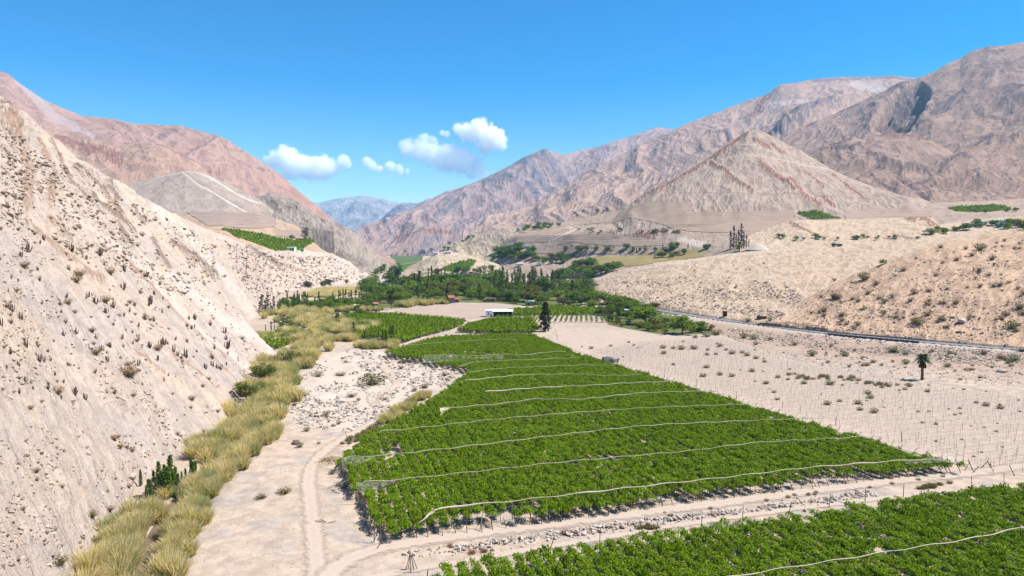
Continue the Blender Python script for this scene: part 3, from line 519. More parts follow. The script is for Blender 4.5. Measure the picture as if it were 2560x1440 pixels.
def soil_mat(name, c1, c2, period, direc, depth=.5, dark=(.22, .16, .12)):
    """cultivated strip: furrows at a regular spacing along a compass direction, or along the contour when direc is None"""
    t = NT(name); p = t.pos(); n = t.noise(p, .05, 6, .65); n2 = t.noise(p, .5, 6, .7)
    sx = t.n('SeparateXYZ'); t.t.links.new(p, sx.inputs[0])
    if direc is None: q = sx.outputs[2]
    else: q = t.math('ADD', t.math('MULTIPLY', sx.outputs[0], direc[0]), t.math('MULTIPLY', sx.outputs[1], direc[1]))
    q = t.math('ADD', q, t.math('MULTIPLY', t.noise(p, .02, 3), period * 1.2))
    st = t.ramp(t.math('ABSOLUTE', t.math('SUBTRACT', t.math('FRACT', t.math('DIVIDE', q, period)), .5)), .27, .42)
    c = t.mix(t.ramp(n, .35, .65), c1, c2); c = t.mix(t.math('MULTIPLY', t.math('MULTIPLY', st, t.ramp(n2, .3, .6)), depth), c, dark)
    c = t.mix(1.0, c, t.mix(t.ramp(n2, .3, .7), (.86, .86, .86), (1.1, 1.1, 1.1)), 'MULTIPLY')
    t.diff(c, .95, t.math('ADD', n2, st), .5, .4, .05)
soil_mat('tilled_terrace', (.39, .285, .21), (.44, .325, .245), 3.4, None, .42); soil_mat('tilled_left', (.36, .27, .215), (.40, .30, .24), 3.2, None, .6, (.2, .14, .11))
soil_mat('tilled_field', (.46, .36, .28), (.50, .395, .31), 5.0, (.25, .97), .28); soil_mat('bare_field', (.54, .43, .34), (.50, .405, .325), 4.0, (.293, -.956), .18, (.34, .27, .21))
soil_mat('yellow_field', (.38, .29, .14), (.30, .25, .10), 5.0, (.2, .98), .45, (.16, .15, .05)); soil_mat('crop_green', (.07, .155, .022), (.085, .18, .026), 6.0, (.6, .8), .55, (.03, .075, .012)); soil_mat('orchard_floor', (.10, .145, .035), (.20, .19, .08), 7.0, (.3, .95), .3, (.05, .08, .02)); soil_mat('crop_dull', (.10, .15, .05), (.13, .17, .06), 8.0, (.8, .6), .45, (.06, .09, .03))
t = NT('track'); p = t.pos(); u = t.n('SeparateXYZ'); t.t.links.new(t.uv(), u.inputs[0])
e = t.math('ABSOLUTE', t.math('SUBTRACT', u.outputs[0], .5)); n = t.noise(p, .6, 6, .7); rut = t.ramp(t.math('ABSOLUTE', t.math('SUBTRACT', e, .2)), .14, .05)
c = t.mix(t.ramp(n, .3, .7), (.36, .29, .23), (.405, .325, .26)); c = t.mix(t.math('MULTIPLY', t.math('MULTIPLY', rut, t.ramp(n, .25, .6)), .5), c, (.43, .355, .29))
b = t.n('BsdfPrincipled'); t.put(b.inputs['Base Color'], c); b.inputs['Roughness'].default_value = .95; b.inputs['Specular IOR Level'].default_value = .05
tr = t.n('BsdfTransparent'); mx = t.n('MixShader'); t.put(mx.inputs[0], t.ramp(t.math('ADD', e, t.math('MULTIPLY', t.math('SUBTRACT', n, .5), .9)), .48, .16))
t.t.links.new(tr.outputs[0], mx.inputs[1]); t.t.links.new(b.outputs[0], mx.inputs[2]); t.t.links.new(mx.outputs[0], t.out.inputs['Surface'])

# ------------------------------------------------------------------ plant shapes
def rvec(n, r): v = r.normal(size=(n, 3)); return v / (np.linalg.norm(v, axis=1, keepdims=True) + 1e-9)
def leaf_quads(C, size, r, up=.4, flat=None):
    """small four-cornered leaves round the points C, facing every way but rather upwards"""
    n = len(C); N = rvec(n, r); N[:, 2] = np.abs(N[:, 2]) + up; N /= np.linalg.norm(N, axis=1, keepdims=True)
    a = np.cross(N, rvec(n, r)); a /= np.linalg.norm(a, axis=1, keepdims=True) + 1e-9; b = np.cross(N, a)
    sz = (size * (.6 + .8 * r.random(n)))[:, None]
    V = np.stack([C - a * sz * .6, C + b * sz * .38 + N * sz * .1, C + a * sz * .6, C - b * sz * .38 + N * sz * .1], 1).reshape(-1, 3)
    return V, np.arange(4 * n).reshape(-1, 4)
def clumps(r, n_cl, per, shape, rc):
    """points gathered in clumps inside a crown given by shape(n) -> centres"""
    c = shape(n_cl); k = np.repeat(np.arange(n_cl), per); p = rvec(n_cl * per, r) * (r.random(n_cl * per) ** .45)[:, None] * (rc * (.6 + .7 * r.random(n_cl)))[k][:, None]
    p[:, 2] *= .75; return c[k] + p
def crown_ell(r, h0, h1, w, top=1.0):
    def f(n):
        p = rvec(n, r) * (r.random(n) ** .4)[:, None]; z = (p[:, 2] + 1) / 2
        ww = w * (1 + .25 * np.sin(3 * np.arctan2(p[:, 1], p[:, 0]) + r.random() * 6)); return np.stack([p[:, 0] * ww, p[:, 1] * ww, h0 + z * (h1 - h0)], 1)
    return f
def crown_spire(r, h0, h1, w, k=.8):
    def f(n):
        z = r.random(n); rad = w * (np.minimum(1, z * 6 + .35)) * (1 - z ** 1.8) ** k + .06 * w; a = r.random(n) * 6.283; q = r.random(n) ** .5
        return np.stack([np.cos(a) * rad * q, np.sin(a) * rad * q, h0 + z * (h1 - h0)], 1)
    return f
def limbs(r, h0, h1, w, n, rad):
    m = MB(); m.tube([(0, 0, -.8), (0.02 * h1, .01 * h1, h0), (-.01 * h1, .02 * h1, h0 + (h1 - h0) * .7)], [rad, rad * .75, rad * .2], 7)
    for i in range(n):
        a = 6.283 * i / n + r.random(); z = h0 * .8 + (h1 - h0) * .35 * r.random(); q = w * (.55 + .35 * r.random())
        m.tube([(0, 0, z), (math.cos(a) * q * .5, math.sin(a) * q * .5, z + q * .45), (math.cos(a) * q, math.sin(a) * q, z + q * (.7 + .5 * r.random()))], [rad * .5, rad * .3, rad * .08], 5)
    return m
PROTO = {}
def tree_proto(kind, seed, crown, n_cl, per, rc, leaf, mat, trunk, bark='bark', up=.35):
    r = np.random.default_rng(seed); C = clumps(r, n_cl, per, crown(r), rc); V, Fq = leaf_quads(C, leaf, r, up)
    PROTO.setdefault(kind, []).append((new_mesh('crown', V, Fq, mat), trunk(r).mesh('trunk', bark)))
for k in range(3):
    tree_proto('broad_tree', 100 + k, lambda r: crown_ell(r, 1.8, 8.5, 4.2), 75, 16, 1.15, .62, 'dark_leaf', lambda r: limbs(r, 2.2, 8, 4, 6, .3))
    tree_proto('green_tree', 110 + k, lambda r: crown_ell(r, 1.2, 6.5, 3.9), 70, 16, 1.05, .58, 'green_leaf', lambda r: limbs(r, 1.6, 6, 3.6, 6, .25))
    tree_proto('yellow_tree', 120 + k, lambda r: crown_ell(r, 1.2, 7.5, 4.4), 75, 16, 1.15, .6, 'yellow_leaf', lambda r: limbs(r, 1.8, 7, 4, 6, .28))
    tree_proto('poplar_tree', 130 + k, lambda r: crown_spire(r, 1.0, 19, 2.7, .75), 110, 13, .95, .62, 'poplar_leaf', lambda r: limbs(r, 2, 17, 1.6, 7, .28), up=.1)
    tree_proto('slim_poplar', 140 + k, lambda r: crown_spire(r, .6, 11, .95, .7), 60, 10, .5, .5, 'poplar_leaf', lambda r: limbs(r, 1, 10, .7, 5, .14), up=.1)
    tree_proto('spire_tree', 150 + k, lambda r: crown_spire(r, .5, 14, 1.35, .6), 75, 13, .6, .5, 'cypress_leaf', lambda r: limbs(r, 1, 12, .9, 5, .2), up=.1)
    tree_proto('grey_tree', 160 + k, lambda r: crown_ell(r, 1.5, 6, 3.4), 55, 12, .9, .45, 'olive_leaf', lambda r: limbs(r, 1.6, 6, 3.3, 8, .22), 'pale_bark')
tree_proto('lone_cypress', 170, lambda r: crown_spire(r, .4, 15.6, 3.0, .62), 190, 20, .85, .52, 'cypress_leaf', lambda r: limbs(r, 1.2, 14, 2, 8, .4), up=.1)
for k in range(2): tree_proto('thicket_poplar', 175 + k, lambda r: crown_spire(r, .3, 11, 1.0, .6), 230, 12, .34, .30, 'dark_leaf', lambda r: limbs(r, 1, 10, .7, 6, .14), up=.1)
for k in range(2): tree_proto('eucalyptus_tree', 180 + k, lambda r: (lambda n, a=crown_ell(r, 6, 26, 5.0): a(n)), 95, 15, 1.9, .8, 'cypress_leaf', lambda r: limbs(r, 6, 24, 5, 8, .5), 'pale_bark')
for k in range(2): tree_proto('acacia_tree', 190 + k, lambda r: (lambda n, a=crown_ell(r, 1.6, 4.8, 3.9): a(n)), 60, 26, .95, .34, 'acacia_leaf', lambda r: limbs(r, 1.0, 4.4, 3.8, 8, .2), up=.5)
def blade_tuft(r, n, R0, R1, h, wid, bend, segs=2, hv=.35):
    """a tussock of long bent blades rising from a disc of radius R0 and fanning out to R1"""
    a = r.random(n) * 6.283; q = r.random(n) ** .5; b = np.stack([np.cos(a) * q * R0, np.sin(a) * q * R0, np.zeros(n) - .1], 1)
    out = np.stack([np.cos(a), np.sin(a), np.zeros(n)], 1) * (q * (R1 - R0) + bend * (r.random(n) - .3))[:, None] + r.normal(size=(n, 3)) * (.10 * h, .10 * h, 0)
    H = h * (1 - hv + hv * r.random(n)) * (1 - .25 * q ** 2); V = []; t = np.linspace(0, 1, segs + 1)
    side = np.cross(out + (1e-4, 0, 0), (0, 0, 1.0)); side = side / (np.linalg.norm(side, axis=1, keepdims=True) + 1e-9); sa = r.random(n) * 3.14
    side = side * np.cos(sa)[:, None] + np.stack([out[:, 0], out[:, 1], np.zeros(n)], 1) / (np.linalg.norm(out, axis=1, keepdims=True) + 1e-9) * np.sin(sa)[:, None]
    for tt in t:
        c = b + out * (tt ** 1.7)[None] if False else b + out * tt ** 1.7 + np.stack([np.zeros(n), np.zeros(n), H * (tt - .13 * tt ** 3)], 1)
        w = wid * (1 - .85 * tt); V += [c - side * w, c + side * w]
    V = np.stack(V, 1).reshape(-1, 3); k = 2 * (segs + 1); f = []
    for i in range(segs):
        f.append(np.stack([np.arange(n) * k + 2 * i, np.arange(n) * k + 2 * i + 1, np.arange(n) * k + 2 * i + 3, np.arange(n) * k + 2 * i + 2], 1))
    return V, np.concatenate(f)
def join(*vf):
    V = []; Fq = []; b = 0
    for v, f in vf: V.append(v); Fq.append(f + b); b += len(v)
    return np.concatenate(V), np.concatenate(Fq)
r = np.random.default_rng(300)
REED = [new_mesh('reed_clump', *blade_tuft(np.random.default_rng(300 + k), 430, .8, 1.65, 3.7, .075, .7, 3, .55), 'reed_leaf') for k in range(4)]
REEDG = [new_mesh('reed_clump', *blade_tuft(np.random.default_rng(310 + k), 400, .8, 1.6, 3.3, .08, .7, 3, .55), 'reed_green') for k in range(2)]
def shrub(seed, n, R1, h, leafn, leafs, mat, leafmat):
    r = np.random.default_rng(seed); V, Fq = blade_tuft(r, n, .12 * R1, R1, h, .022, .25 * R1, 2, .6)
    me = new_mesh('twigs', V, Fq, mat); lf = None
    if leafn:
        C = rvec(leafn, r) * (r.random(leafn) ** .35)[:, None] * (R1 * .95, R1 * .95, h * .48) + (0, 0, h * .55); v, f = leaf_quads(C, leafs, r, .2); lf = new_mesh('foliage', v, f, leafmat)
    return me, lf
SHRUB = {'dry_shrub': [shrub(400 + k, 300, 1.0, 1.15, 160, .16, 'dry_twig', 'dry_twig') for k in range(3)],
         'grey_shrub': [shrub(410 + k, 240, 1.25, 1.5, 130, .17, 'grey_twig', 'grey_twig') for k in range(3)],
         'green_shrub': [shrub(420 + k, 140, 1.2, 1.3, 360, .17, 'grey_twig', 'scrub_leaf') for k in range(3)],
         'weed_tuft': [shrub(430 + k, 260, .8, .75, 160, .13, 'weed_leaf', 'weed_leaf') for k in range(3)],
         'red_shrub': [shrub(440 + k, 260, .8, .8, 140, .12, 'red_twig', 'red_twig') for k in range(2)],
         'silver_shrub': [shrub(450 + k, 200, 1.3, 1.2, 260, .2, 'grey_bush', 'grey_bush') for k in range(2)]}
def cactus(seed):
    r = np.random.default_rng(seed); m = MB(); n = r.integers(4, 9)
    for i in range(n):
        a = r.random() * 6.283; q = .18 + .55 * r.random(); h = 1.3 + 1.5 * r.random()
        m.tube([(0, 0, -.3), (math.cos(a) * q * .7, math.sin(a) * q * .7, .35), (math.cos(a) * q, math.sin(a) * q, .8), (math.cos(a) * q * 1.15, math.sin(a) * q * 1.15, h)], [.10, .13, .14, .07], 6)
    return m.mesh('cactus', 'cactus_skin')
CACTUS = [cactus(500 + k) for k in range(6)]
def rock_mesh(seed, mat, n=2, squash=.7):
    import bmesh
    bm = bmesh.new(); bmesh.ops.create_icosphere(bm, subdivisions=n, radius=1.0); r = np.random.default_rng(seed); o = r.random(3) * 50; st = (1 + .4 * r.random(), .8 + .4 * r.random(), squash)
    P = np.array([v.co[:] for v in bm.verts]); d = 1 + .38 * fbm(P[:, 0] * 1.1 + o[0], P[:, 1] * 1.1 + o[1], P[:, 2] * 1.1 + o[2], 3, seed)
    P = P * d[:, None]
    for k in range(5):                            # knocked-off faces
        nn = rvec(1, r)[0]; q = P @ nn; c = .62 + .2 * r.random(); P -= np.maximum(0, q - c)[:, None] * nn * .9
    P = P * st
    for v, q in zip(bm.verts, P): v.co = q
    me = bpy.data.meshes.new('stone'); bm.to_mesh(me); bm.free(); me.materials.append(MATS[mat]); return me
STONE = {m: [rock_mesh(600 + 10 * i + k, m, 1 if k < 3 else 2) for k in range(5)] for i, m in enumerate(('pale_stone', 'brown_stone', 'slope_stone', 'dark_rock'))}

# ------------------------------------------------------------------ scattering of what nobody could count
def scatter(name, P, rot, scl, protos, pid, kind='stuff', parent=None, label=None, cat=None):
    me = bpy.data.meshes.new(name); P = np.asarray(P, np.float32); n = len(P); me.vertices.add(n); me.vertices.foreach_set('co', P.ravel())
    me.attributes.new('rot', 'FLOAT_VECTOR', 'POINT').data.foreach_set('vector', np.asarray(rot, np.float32).ravel())
    me.attributes.new('scl', 'FLOAT_VECTOR', 'POINT').data.foreach_set('vector', np.asarray(scl, np.float32).ravel())
    me.attributes.new('pid', 'INT', 'POINT').data.foreach_set('value', np.asarray(pid, np.int32))
    o = link(name, me, parent, None, kind, label, cat)
    g = bpy.data.node_groups.new(name, 'GeometryNodeTree'); g.interface.new_socket('Geometry', in_out='INPUT', socket_type='NodeSocketGeometry'); g.interface.new_socket('Geometry', in_out='OUTPUT', socket_type='NodeSocketGeometry')
    gi = g.nodes.new('NodeGroupInput'); go = g.nodes.new('NodeGroupOutput'); jn = g.nodes.new('GeometryNodeJoinGeometry')
    def na(nm, ty): q = g.nodes.new('GeometryNodeInputNamedAttribute'); q.data_type = ty; q.inputs['Name'].default_value = nm; return q.outputs['Attribute']
    ra = na('rot', 'FLOAT_VECTOR'); sa = na('scl', 'FLOAT_VECTOR'); pa = na('pid', 'INT')
    for k, me2 in enumerate(protos):
        po = bpy.data.objects.new('pattern', me2); oi = g.nodes.new('GeometryNodeObjectInfo'); oi.inputs['Object'].default_value = po; oi.inputs['As Instance'].default_value = True
        cmp = g.nodes.new('FunctionNodeCompare'); cmp.data_type = 'INT'; cmp.operation = 'EQUAL'; g.links.new(pa, cmp.inputs[2]); cmp.inputs[3].default_value = k
        ip = g.nodes.new('GeometryNodeInstanceOnPoints'); g.links.new(gi.outputs[0], ip.inputs['Points']); g.links.new(cmp.outputs[0], ip.inputs['Selection']); g.links.new(oi.outputs['Geometry'], ip.inputs['Instance'])
        er = g.nodes.new('FunctionNodeEulerToRotation'); g.links.new(ra, er.inputs[0]); g.links.new(er.outputs[0], ip.inputs['Rotation']); g.links.new(sa, ip.inputs['Scale']); g.links.new(ip.outputs[0], jn.inputs[0])
    g.links.new(jn.outputs[0], go.inputs[0]); md = o.modifiers.new('scatter', 'NODES'); md.node_group = g
    return o

# ------------------------------------------------------------------ naming one of many
ORD = ['closest', 'second closest', 'third closest', 'fourth closest', 'fifth closest', 'sixth closest', 'seventh closest', 'eighth closest', 'ninth closest', 'tenth closest', 'eleventh closest', 'twelfth closest', 'thirteenth closest', 'fourteenth closest', 'fifteenth closest'] + ['%s closest' % w for w in ('sixteenth', 'seventeenth', 'eighteenth', 'nineteenth', 'twentieth')]
MARKS = []                                        # (phrase, x, y) of the things one can find by eye
WAIT = []                                         # (object, phrase, x, y) to be told apart
def mark(phrase, p): MARKS.append((phrase, float(p[0]), float(p[1])))
def tell(o, phrase, p): WAIT.append((o, phrase, float(p[0]), float(p[1])))
def name_all():
    groups = {}; M = np.array([(m[1], m[2]) for m in MARKS])
    load = {}
    for o, ph, x, y in sorted(WAIT, key=lambda w: math.hypot(w[2], w[3])):
        d = np.hypot(M[:, 0] - x, M[:, 1] - y)
        for i in np.argsort(d)[:24]:
            dx, dy = x - M[i, 0], y - M[i, 1]
            s = ('beyond' if dy > 0 else 'in front of') if abs(dy) > abs(dx) * 1.3 else ('on the hill side of' if False else ('right of' if dx > 0 else 'left of'))
            if load.get((ph, i, s), 0) < 9: break
        load[(ph, i, s)] = load.get((ph, i, s), 0) + 1; groups.setdefault((ph, i, s), []).append((d[i], o))
    for (ph, i, s), L in groups.items():
        L.sort(key=lambda q: q[0]); multi = len(L) > 1
        for k, (d, o) in enumerate(L):
            o['label'] = f"{ph}, {ORD[min(k, len(ORD) - 1)]} {s} {MARKS[i][0]}" if multi else f"{ph} {s} {MARKS[i][0]}"
# ------------------------------------------------------------------ roads and tracks
def smooth_line(pts, step):
    P = np.array(pts, float); s = np.r_[0, np.cumsum(np.linalg.norm(np.diff(P[:, :2], axis=0), axis=1))]; n = max(3, int(s[-1] / step)); u = np.linspace(0, s[-1], n)
    Q = np.stack([np.interp(u, s, P[:, k]) for k in range(P.shape[1])], 1); k = max(3, min(9, n // 6) | 1); pad = np.pad(Q, ((k // 2, k // 2), (0, 0)), mode='edge')
    return np.stack([np.convolve(pad[:, c], np.ones(k) / k, 'valid') for c in range(P.shape[1])], 1)
def strip(name, pts, w, mat, dz, zf=None, kind='structure', step=2.0, across=5, off=0.0):
    Q = smooth_line(pts, step); d = np.gradient(Q[:, :2], axis=0); d /= np.linalg.norm(d, axis=1, keepdims=True); nrm = np.stack([-d[:, 1], d[:, 0]], 1); L = np.r_[0, np.cumsum(np.linalg.norm(np.diff(Q[:, :2], axis=0), axis=1))]
    tt = np.linspace(-.5, .5, across); XY = Q[:, None, :2] + nrm[:, None] * (tt * w + off)[None, :, None]
    Zz = np.broadcast_to(Q[:, None, 2], XY.shape[:2]) if zf is None else zf(XY[..., 0], XY[..., 1])
    V = np.concatenate([XY, (Zz + dz)[..., None]], -1).reshape(-1, 3); Fq = grid_faces(len(Q), across); me = new_mesh(name, V, Fq[:, ::-1], mat, True)
    uv = me.uv_layers.new(name='UVMap'); li = np.empty(len(me.loops), np.int32); me.loops.foreach_get('vertex_index', li); U = np.stack([np.broadcast_to(tt + .5, XY.shape[:2]).ravel(), np.repeat(L, across)], 1)
    uv.data.foreach_set('uv', U[li].astype(np.float32).ravel()); return link(name, me, kind=kind) if kind else me
strip('road', ROAD, 6.4, 'asphalt', .04, across=4)
strip('road_marking', ROAD, .14, 'line_paint', .05, across=2, off=2.9); strip('road_marking', ROAD, .14, 'line_paint', .05, across=2, off=-2.9)
def gpts(L): return [on(x, y) for x, y in L]
strip('dirt_track', gpts([(810, 1640), (800, 1520), (795, 1440), (790, 1395), (785, 1340), (776, 1250), (768, 1195), (775, 1163), (800, 1135), (835, 1108), (870, 1090), (930, 1060), (968, 1032), (943, 1017), (922, 993), (932, 984), (963, 977), (1003, 968), (993, 956), (973, 938), (977, 930), (949, 913), (907, 899)]), 4.2, 'track', .07, gz, across=9)
strip('dirt_track', gpts([(800, 1560), (803, 1440), (830, 1400), (880, 1382), (960, 1368), (1100, 1345), (1300, 1320), (1500, 1296), (1700, 1270), (1900, 1245), (2100, 1217), (2300, 1197), (2420, 1185), (2560, 1165), (2750, 1140), (3400, 1062)]), 5.2, 'track', .10, gz, across=9)
strip('dirt_track', gpts([(850, 1460), (1000, 1428), (1200, 1397), (1400, 1364), (1600, 1329), (1800, 1298), (2000, 1270), (2200, 1247), (2400, 1222)]), 2.6, 'track', .085, gz, across=7)
strip('dirt_track', gpts([(960, 885), (1000, 866), (1060, 843), (1120, 823), (1180, 802), (1215, 791), (1290, 786)]), 5.0, 'track', .085, gz, across=7)
def side_wall(name, i0, i1, label):
    """dry-stone retaining wall carrying the road, with a parapet of blocks"""
    P = smooth_line([ROAD[0]] + list(ROAD[1:]), 2.0); px, py = pix(P); sel = P[(px >= i0) & (px <= i1)]; d = np.gradient(sel[:, :2], axis=0); d /= np.linalg.norm(d, axis=1, keepdims=True); nr = np.stack([d[:, 1], -d[:, 0]], 1); Q = sel[:, :2] + nr * 3.7
    o = thing(name, (*Q[0], 0), label, 'wall'); lo = Vector((Q[0][0], Q[0][1], 0))
    for nm, z0, z1, th, mat in (('wall_face', .2, ROADZ - .75, .9, 'dark_stone'), ('string_course', ROADZ - .75, ROADZ - .35, 1.1, 'concrete'), ('parapet', ROADZ - .35, ROADZ + .35, .8, 'dark_stone')):
        m = MB()
        for a, b, na, nb_ in zip(Q[:-1], Q[1:], nr[:-1], nr[1:]):
            V = [];
            for p_, n_ in ((a, na), (b, nb_)):
                for z in (z0, z1): V += [(p_[0] - lo.x + n_[0] * th / 2, p_[1] - lo.y + n_[1] * th / 2, z), (p_[0] - lo.x - n_[0] * th / 2, p_[1] - lo.y - n_[1] * th / 2, z)]
            m.add(V, ((0, 4, 6, 2), (1, 3, 7, 5), (2, 6, 7, 3), (0, 1, 5, 4), (0, 2, 3, 1), (4, 5, 7, 6)))
        link(nm, m.mesh(nm, mat), o)
    mk_ = MB(); i = 0
    for a, b in zip(Q[:-1], Q[1:]):
        pass
    bk = MB().box((0, 0, .13), (1.5, .62, .26)).mesh('coping_stone', 'concrete')
    for a, n_ in zip(Q, nr): 
        c = link('coping_stone', bk, o, (a[0] - lo.x, a[1] - lo.y, ROADZ + .352)); c.rotation_euler.z = math.atan2(n_[0], -n_[1]) + math.pi
    return o
side_wall('retaining_wall', 2078, 2308, 'long dark stone retaining wall with a pale band holding up the road'); mark('the long retaining wall', on(2190, 850, 2)[:2])
side_wall('retaining_wall', 2535, 2760, 'short end of dark retaining wall under the road beside the picture edge')

# ------------------------------------------------------------------ fields
def W2(L, z=0): return np.array([on(x, y, z)[:2] for x, y in L])
def H2(L): return np.array([hit(x, y)[:2] for x, y in L])
def edge(P, n):
    s = np.r_[0, np.cumsum(np.linalg.norm(np.diff(P, axis=0), axis=1))]; u = np.linspace(0, s[-1], n); return np.stack([np.interp(u, s, P[:, k]) for k in (0, 1)], 1)
def sheet(name, top, bot, nu, nv, mat, dz, ground=False):
    A, B = edge(top, nu), edge(bot, nu); f = np.linspace(0, 1, nv)[:, None, None]; XY = A[None] * (1 - f) + B[None] * f
    XY = XY + np.stack([fbm(XY[..., 0] / 15, XY[..., 1] / 15, None, 3, 77), fbm(XY[..., 0] / 15, XY[..., 1] / 15, None, 3, 78)], -1) * 1.2
    if ground: Z = gz(XY[..., 0], XY[..., 1])
    else: Z = np.array([drop(x, y) for x, y in XY.reshape(-1, 2)]).reshape(nv, nu)
    return link(name, new_mesh(name, np.concatenate([XY, (Z + dz)[..., None]], -1).reshape(-1, 3), grid_faces(nv, nu)[:, ::-1], mat, True), kind='structure')
sheet('field', W2([(1385, 831), (1640, 821), (1800, 838), (2050, 922), (2300, 962), (2750, 1012), (3300, 1066)]), W2([(1392, 858), (1465, 886), (1700, 962), (2000, 1054), (2430, 1172), (3400, 1310)]), 160, 60, 'bare_field', .06, True)
sheet('field', W2([(990, 776), (1090, 757), (1290, 764)]), W2([(1000, 781), (1175, 797), (1275, 785)]), 60, 24, 'tilled_field', .12, True)
sheet('field', W2([(600, 818), (700, 806), (760, 812)]), W2([(618, 832), (700, 831), (745, 832)]), 30, 12, 'track_plain' if False else 'tilled_field', .10, True)
sheet('field', W2([(1255, 783), (1400, 782), (1510, 782)]), W2([(1240, 797), (1350, 806), (1505, 806)]), 40, 12, 'bare_field', .10, True)
for top, bot, mat in (([(1570, 522), (1735, 512)], [(1455, 562), (1680, 572)], 'tilled_terrace'), ([(1690, 533), (1850, 529), (1990, 528)], [(1680, 572), (1850, 584), (1900, 580)], 'tilled_terrace'), ([(1300, 577), (1425, 571)], [(1285, 612), (1370, 606)], 'tilled_terrace'), ([(1440, 582), (1560, 590), (1650, 600)], [(1395, 612), (1560, 616), (1680, 612)], 'tilled_terrace'),
                      ([(2110, 524), (2330, 520)], [(2130, 548), (2330, 542)], 'tilled_terrace'), ([(1370, 622), (1440, 620), (1560, 628)], [(1340, 634), (1440, 640), (1540, 636)], 'tilled_terrace'), ([(1440, 650), (1600, 636), (1770, 620)], [(1440, 670), (1600, 664), (1760, 642)], 'yellow_field'), ([(470, 532), (560, 529), (640, 532), (690, 547)], [(520, 566), (590, 570), (650, 572), (690, 566)], 'tilled_left'),
                      ([(695, 576), (780, 580)], [(690, 590), (760, 600)], 'tilled_left'), ([(1115, 606), (1180, 588)], [(1130, 618), (1200, 602)], 'tilled_terrace')):
    sheet('field', H2(top), H2(bot), 40, 20, mat, .5)
# vines: leafy mounds carried overhead on posts
def vine_proto(seed, n, rx, rz_, leaf, mat='vine_leaf'):
    r = np.random.default_rng(seed); C = rvec(n, r) * (r.random(n) ** .4)[:, None] * (rx, rx, rz_); C[:, 2] += .25 * np.sin(C[:, 0] * 3) * np.cos(C[:, 1] * 2.6); V, Fq = leaf_quads(C, leaf, r, .5); return new_mesh('vine_leaves', V, Fq, mat)
VINE = [vine_proto(700 + k, 210, 1.08, .33, .22) for k in range(4)]
VINE_S = [vine_proto(710 + k, 40, 1.0, .4, .5) for k in range(3)]
E1 = np.array((.956, .293)); E2 = np.array((-.293, .956))
def fill(poly, da, db, gap=.0, seed=1, e1=E1, e2=E2, jit=.25):
    """points along rows (direction e2) da apart, db along the row, inside a polygon"""
    P = np.array(poly); a = P @ e1; b = P @ e2; A, B = np.meshgrid(np.arange(a.min(), a.max(), da), np.arange(b.min(), b.max(), db)); r = np.random.default_rng(seed)
    A = A + r.normal(size=A.shape) * jit * .5; B = B + r.normal(size=B.shape) * db * .35; X = A * e1[0] + B * e2[0]; Y = A * e1[1] + B * e2[1]; k = in_poly(X, Y, poly)
    if gap: k &= (fbm(X / 6, Y / 6, None, 4, seed) + .5 * fbm(X / 1.7, Y / 1.7, None, 2, seed + 4)) > gap
    return X[k], Y[k]
def vineyard(name, label, X, Y, Z, protos, seed, s=1.0, h=1.9, parts=None):
    o = thing(name, (0, 0, 0), label, 'vineyard'); r = np.random.default_rng(seed); n = len(X)
    rot = np.stack([r.normal(size=n) * .12, r.normal(size=n) * .12, math.atan2(E1[1], E1[0]) + 3.1416 * r.integers(0, 2, n) + .2 * r.normal(size=n)], 1); sc = s * (.8 + .45 * r.random(n))[:, None] * np.stack([np.full(n, .88), np.full(n, 1.12), .6 + 1.3 * r.random(n) ** 1.5], 1)
    hh = h + .30 * fbm(X / 1.6, Y / 1.6, None, 3, seed + 3) + .13 * r.normal(size=n)
    scatter('vine_canopy', np.stack([X, Y, Z + hh], 1), rot, sc, protos, r.integers(0, len(protos), n), 'stuff', o); return o
MAIN = W2([(848, 1150), (958, 1327), (1042, 1312), (1110, 1304), (1206, 1293), (1329, 1281), (1400, 1274), (1509, 1262), (1619, 1244), (1714, 1235), (1810, 1220), (1947, 1202), (2084, 1184), (2188, 1175), (2366, 1162), (2412, 1164), (2300, 1136), (2200, 1106), (2000, 1050), (1900, 1021), (1800, 991), (1700, 961), (1600, 931), (1520, 906), (1480, 894), (1445, 885), (1395, 859), (1330, 834), (1150, 838), (1080, 845), (1028, 860), (960, 880), (1010, 890), (1090, 906), (1178, 923), (1130, 960), (1070, 1003), (1010, 1036), (960, 1066), (905, 1092)], 1.9)
mx, my = fill(MAIN, 2.0, .8, -.56, 3); px_, py_ = pix(np.stack([mx, my, 1.9 + 0 * mx], 1)); k = seg_dist(px_, py_, [(1030, 873), (1200, 881), (1440, 888)]) > 1.6
edge_d = seg_dist(mx, my, [tuple(q) for q in W2([(958, 1327), (1206, 1293), (1619, 1244), (2084, 1184), (2412, 1164)], 1.9)]); k &= (edge_d > 3.5) | (fbm(mx / 2.2, my / 2.2, None, 3, 8) > -.30 + .06 * (3.5 - edge_d))
big = vineyard('vineyard', 'big bright green vineyard of overhead vines in the middle, crossed by rolled nets', mx[k], my[k], gz(mx[k], my[k]), VINE, 4)
FRONT = W2([(1062, 1416), (1258, 1392), (1400, 1374), (1564, 1345), (1906, 1298), (2100, 1273), (2128, 1264), (2353, 1232), (2560, 1213), (2800, 1185), (3400, 1118), (3500, 1500), (2600, 1750), (980, 1700)], 1.9)
fx, fy = fill(FRONT, 2.0, .8, -.46, 5); k = fbm(fx / 1.5, fy / 1.5, None, 2, 9) > -.55
front = vineyard('vineyard', 'green vineyard corner nearest the viewer below the gravel track', fx[k], fy[k], gz(fx[k], fy[k]), VINE, 6)
